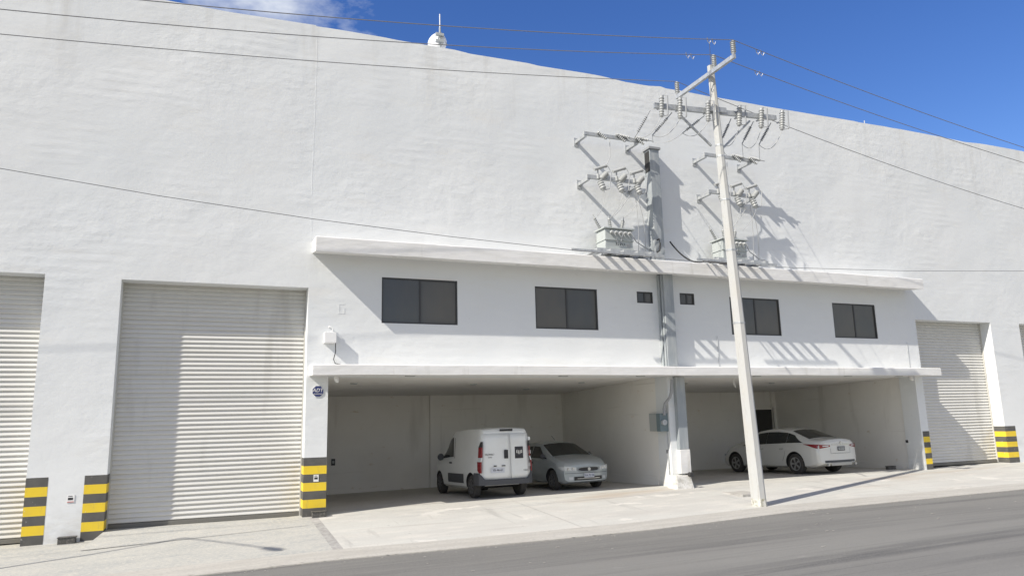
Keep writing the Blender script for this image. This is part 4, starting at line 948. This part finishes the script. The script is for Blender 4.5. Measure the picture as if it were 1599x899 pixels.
# ---- silver hatchback, seen from the front
PS = dict(x0=-.62, x1=3.22, wb=2.44, W=.823, track=1.42, r=.29, tw=.18, crown=.03, bend=(2.6, 3.22, .20, -.3, -.62, .12),
    w=[(-.62, .70), (-.45, .78), (0, .815), (2.4, .823), (2.8, .81), (3.1, .78), (3.22, .74)],
    wr=[(-.62, .55), (.0, .58), (1.3, .60), (1.55, .60), (2.30, .71), (2.9, .70), (3.22, .62)],
    zb=[(-.62, .34), (-.4, .25), (0, .2), (2.6, .19), (3.1, .20), (3.22, .25)],
    zt=[(-.62, .9), (-.52, 1.0), (-.05, 1.30), (.5, 1.365), (1.1, 1.38), (1.5, 1.345), (1.58, 1.31), (2.34, .96), (2.6, .92), (2.95, .85), (3.12, .785), (3.19, .73), (3.22, .68)],
    belt=[(-.62, .88), (0, .92), (1.5, .90), (2.34, .88), (2.8, .80), (3.1, .69), (3.22, .60)])
sc_ = .93; yaw_ = R(-86)
fx, fy = 9.56, 1.75
hb = Car('silver_hatchback', 'silver compact car facing out of the left bay beside the white van', 'car', fx-2.44*sc_*math.cos(yaw_), fy-2.44*sc_*math.sin(yaw_), yaw_, sc_, 'paints', PS)
hb.P['steer'] = R(0)
hb.body(); hb.wheels('steelrim', 8)
for sg_ in (-1, 1):
    hb.side_win((1.10, 2.16), (1.12, 1.50), sg_); hb.side_win((.10, 1.03), (.12, 1.05), sg_)
    hb.mirror(1.98, .97, sg_, 'bumper', .095)
    mb = hb.seam([(1.06, .30), (1.06, .9)], sg_); mb.build('door_seam', 'bumper', hb.root)
    mb = hb.seam([(2.10, .30), (2.12, .86)], sg_); mb.build('door_seam', 'bumper', hb.root)
    mb = MB(); mb.box(1.14, 1.28, min(sg_*.81, sg_*.84), max(sg_*.81, sg_*.84), .76, .80, bev=.006); mb.bm.transform(hb.MW); mb.build('door_handle', 'bumper', hb.root)
    hl = hb.end_patch(True, sg_*.40, sg_*.735, .55, .65, 'headlight', 'clear', .012, z0b=.565, z1b=.69)
    hb.side_patch(2.93, 3.20, .635, .68, sg_, 'headlight_side', 'clear', .008, z0b=.565, z1b=.665, parent=hl)
    for yy in (.50, .63):
        xx = hb.bend(3.22, yy); mb = MB(); c_ = Vector((xx+.010, sg_*yy, .607)); mb.lathe(hb.MW @ c_, hb.MW @ (c_+Vector((.016, 0, 0))), [(0, .036), (1, .030)], 14); mb.build('lamp_bulb', 'chrome', hl)
    hb.end_patch(True, sg_*.50, sg_*.62, .30, .38, 'fog_lamp', 'clear', .012)
hb.screen(2.31, 1.56, 'windscreen', inset=.01)
# oval grille
mb = MB(); n = 20; cen = mb.bm.verts.new(hb.MW @ Vector((3.245, 0, .585)));
vs = []
for k in range(n):
    a = 2*math.pi*k/n; y = .335*math.copysign(abs(math.cos(a))**.6, math.cos(a)); z = .588+.052*math.copysign(abs(math.sin(a))**.7, math.sin(a)); vs.append(mb.bm.verts.new(hb.MW @ Vector((hb.bend(3.22, y)+.022, y, z))))
for k in range(n): mb.bm.faces.new((cen, vs[k], vs[(k+1) % n]))
gr = mb.build('grille', 'black_g', hb.root)
mb = MB(); rim_ = [Vector(v) for v in []]
P_ = []
for k in range(n+1):
    a = 2*math.pi*k/n; y = .352*math.copysign(abs(math.cos(a))**.6, math.cos(a)); z = .588+.064*math.copysign(abs(math.sin(a))**.7, math.sin(a)); P_.append(hb.MW @ Vector((hb.bend(3.22, y)+.026, y, z)))
mb.tube(P_, .012, 6); mb.build('grille_surround', 'paints', gr, smooth=True)
mb = MB(); mb.lathe(hb.MW @ Vector((3.25, 0, .588)), hb.MW @ Vector((3.262, 0, .588)), [(0, .05), (1, .045)], 18); mb.bar(hb.MW @ Vector((3.268, -.045, .575)), hb.MW @ Vector((3.268, .045, .60)), .006, .014); mb.build('emblem', 'chrome', gr)
hb.end_patch(True, -.47, .47, .28, .385, 'lower_grille', 'black_g', .010)
hb.end_patch(True, -.38, .38, .32, .335, 'grille_bar', 'chrome', .016)
hb.end_patch(True, -.72, .72, .478, .49, 'bumper_seam', 'bumper', .006)
pl = hb.pbox(True, -.17, .17, .35, .475, 'licence_plate', 'plate', .02, .008)
hb.text('YA·72·56', .085, 3.22, 0, .412, True, parent=pl, off=.034, m_='navy')
mb = MB(); mb.tube([hb.MW @ Vector(p) for p in ((1.3, 0, 1.44), (1.1, 0, 1.58))], .006); mb.build('aerial', 'bumper', hb.root)
hb.screen(-.50, -.08, 'rear_window')

# ---- pearl white sedan, rear three-quarter view
PA = dict(x0=-1.10, x1=3.72, wb=2.776, W=.915, track=1.585, r=.33, tw=.215, crown=.035, bend=(2.9, 3.72, .34, -.6, -1.10, .20),
    w=[(-1.10, .80), (-1.0, .85), (-.75, .885), (-.3, .91), (2.9, .915), (3.3, .89), (3.6, .82), (3.72, .74)],
    wr=[(-1.10, .60), (-.8, .66), (-.45, .70), (.3, .60), (1.0, .60), (1.7, .61), (2.5, .70), (3.2, .70), (3.72, .60)],
    zb=[(-1.10, .34), (-.9, .27), (-.5, .21), (2.9, .20), (3.5, .20), (3.72, .26)],
    zt=[(-1.10, .985), (-1.04, 1.055), (-.85, 1.07), (-.50, 1.095), (.35, 1.40), (.8, 1.455), (1.25, 1.465), (1.75, 1.41), (2.55, 1.06), (2.8, 1.0), (3.3, .87), (3.55, .76), (3.67, .66), (3.72, .58)],
    belt=[(-1.10, .90), (-.9, .98), (-.5, 1.0), (.3, .975), (1.5, .94), (2.5, .90), (3.2, .78), (3.6, .6), (3.72, .5)])
se = Car('white_sedan', 'pearl white sedan parked nose-in in the right bay, partly behind the pole', 'car', 18.02, 1.42, R(93.0), .965, 'painta', PA)
se.body(); se.wheels('rim', 5)
for sg_ in (-1, 1):
    se.side_win((1.255, 2.42), (1.285, 1.72), sg_, t1=.94); se.side_win((.355, 1.25), (.39, 1.28), sg_, t1=.94); se.side_win((-.36, .345), (.10, .38), sg_, t1=.92)
    se.mirror(2.15, 1.02, sg_, 'painta', .10)
    for pts in ([(1.26, .28), (1.26, .93)], [(2.32, .28), (2.36, .90)], [(.52, .42), (.42, .62), (.34, .95)]):
        mb = se.seam(pts, sg_, .005); mb.build('door_seam', 'bumper', se.root)
    for x in (1.36, .44):
        mb = MB(); mb.box(x, x+.17, min(sg_*.905, sg_*.94), max(sg_*.905, sg_*.94), .80, .83, bev=.006); mb.bm.transform(se.MW); mb.build('door_handle', 'chrome', se.root)
    a = se.side_patch(-1.06, -.42, .80, .935, sg_, 'tail_light', 'redlens', .010, z0b=.945, z1b=.955)
    lo_ = se.end_patch(False, sg_*.80, sg_*.44, .80, .93, 'tail_light', 'redlens', .014, z0b=.86, z1b=.90)
    se.end_patch(False, sg_*.70, sg_*.50, .862, .895, 'reversing_lens', 'clear', .020, parent=lo_)
    fr = se.end_patch(True, sg_*.40, sg_*.72, .56, .64, 'headlight', 'clear', .012)
    mb = MB(); mb.cyl(se.MW @ Vector((-1.02, sg_*.60, .30)), se.MW @ Vector((-1.10, sg_*.60, .30)), .035); mb.build('exhaust', 'chrome', se.root)
se.screen(-.44, .30, 'rear_window'); se.screen(2.50, 1.78, 'windscreen')
se.end_patch(False, -.66, .66, .36, .43, 'bumper_insert', 'bumper', .008); se.end_patch(False, -.45, .45, .27, .36, 'diffuser', 'rim', .012)
se.end_patch(False, -.40, .40, .905, .925, 'boot_trim', 'chrome', .016); se.end_patch(False, -.42, .42, .64, .648, 'boot_seam', 'bumper', .006)
for y in (-.43, .43): se.end_patch(False, y-.004, y+.004, .64, .80, 'boot_seam', 'bumper', .006)
pl = se.pbox(False, -.16, .16, .72, .85, 'licence_plate', 'bumper', .010, .008); se.pbox(False, -.13, .13, .745, .825, 'plate_face', 'cabl', .019, .002, parent=pl, bev=0)
se.text('ULK-75', .06, -1.10, 0, .785, False, parent=pl, off=.024)
mb = MB(); mb.lathe(se.MW @ Vector((-1.11, 0, .965)), se.MW @ Vector((-1.125, 0, .965)), [(0, .045), (1, .04)], 16); mb.build('emblem', 'chrome', se.root)

# ------------------------------------------------------------------ grit along the road edge
rr = random.Random(5); mb = MB()
for i in range(420):
    x = rr.uniform(-3, 32); y = ey(x)+rr.gauss(-.05, .10); z = (zr_(x) if y < ey(x) else zg(x, y)+.004)+.003; a = rr.uniform(.006, .022)
    n = 5; c_ = [(x+a*rr.uniform(.6, 2.6)*math.cos(2*math.pi*k/n), y+a*rr.uniform(.5, 1)*math.sin(2*math.pi*k/n), z) for k in range(n)]
    mb.poly(c_); mb.poly([(p[0]*.6+x*.4, p[1]*.6+y*.4, z+.006) for p in c_])
mb.build('grit', 'kerb', kind='stuff', label='pale grit lying along the edge of the asphalt', cat='gravel')
# ------------------------------------------------------------------ litter on the road and chips of stone
rr = random.Random(11)
mb = MB()
for i in range(45):
    x = rr.uniform(3, 22); y = ey(x)-.3-abs(rr.gauss(0, 2.2)); z = zr_(x)+.004; a = rr.uniform(.006, .018)
    mb.box(x-a*rr.uniform(1, 4), x+a, y-a*.5, y+a*.5, z, z+a*.4)
mb.build('pebbles', 'kerb', kind='stuff', label='pale chips of gravel scattered over the asphalt', cat='gravel')

SC.render.engine = 'CYCLES'
SC.cycles.max_bounces = 8; SC.cycles.diffuse_bounces = 5
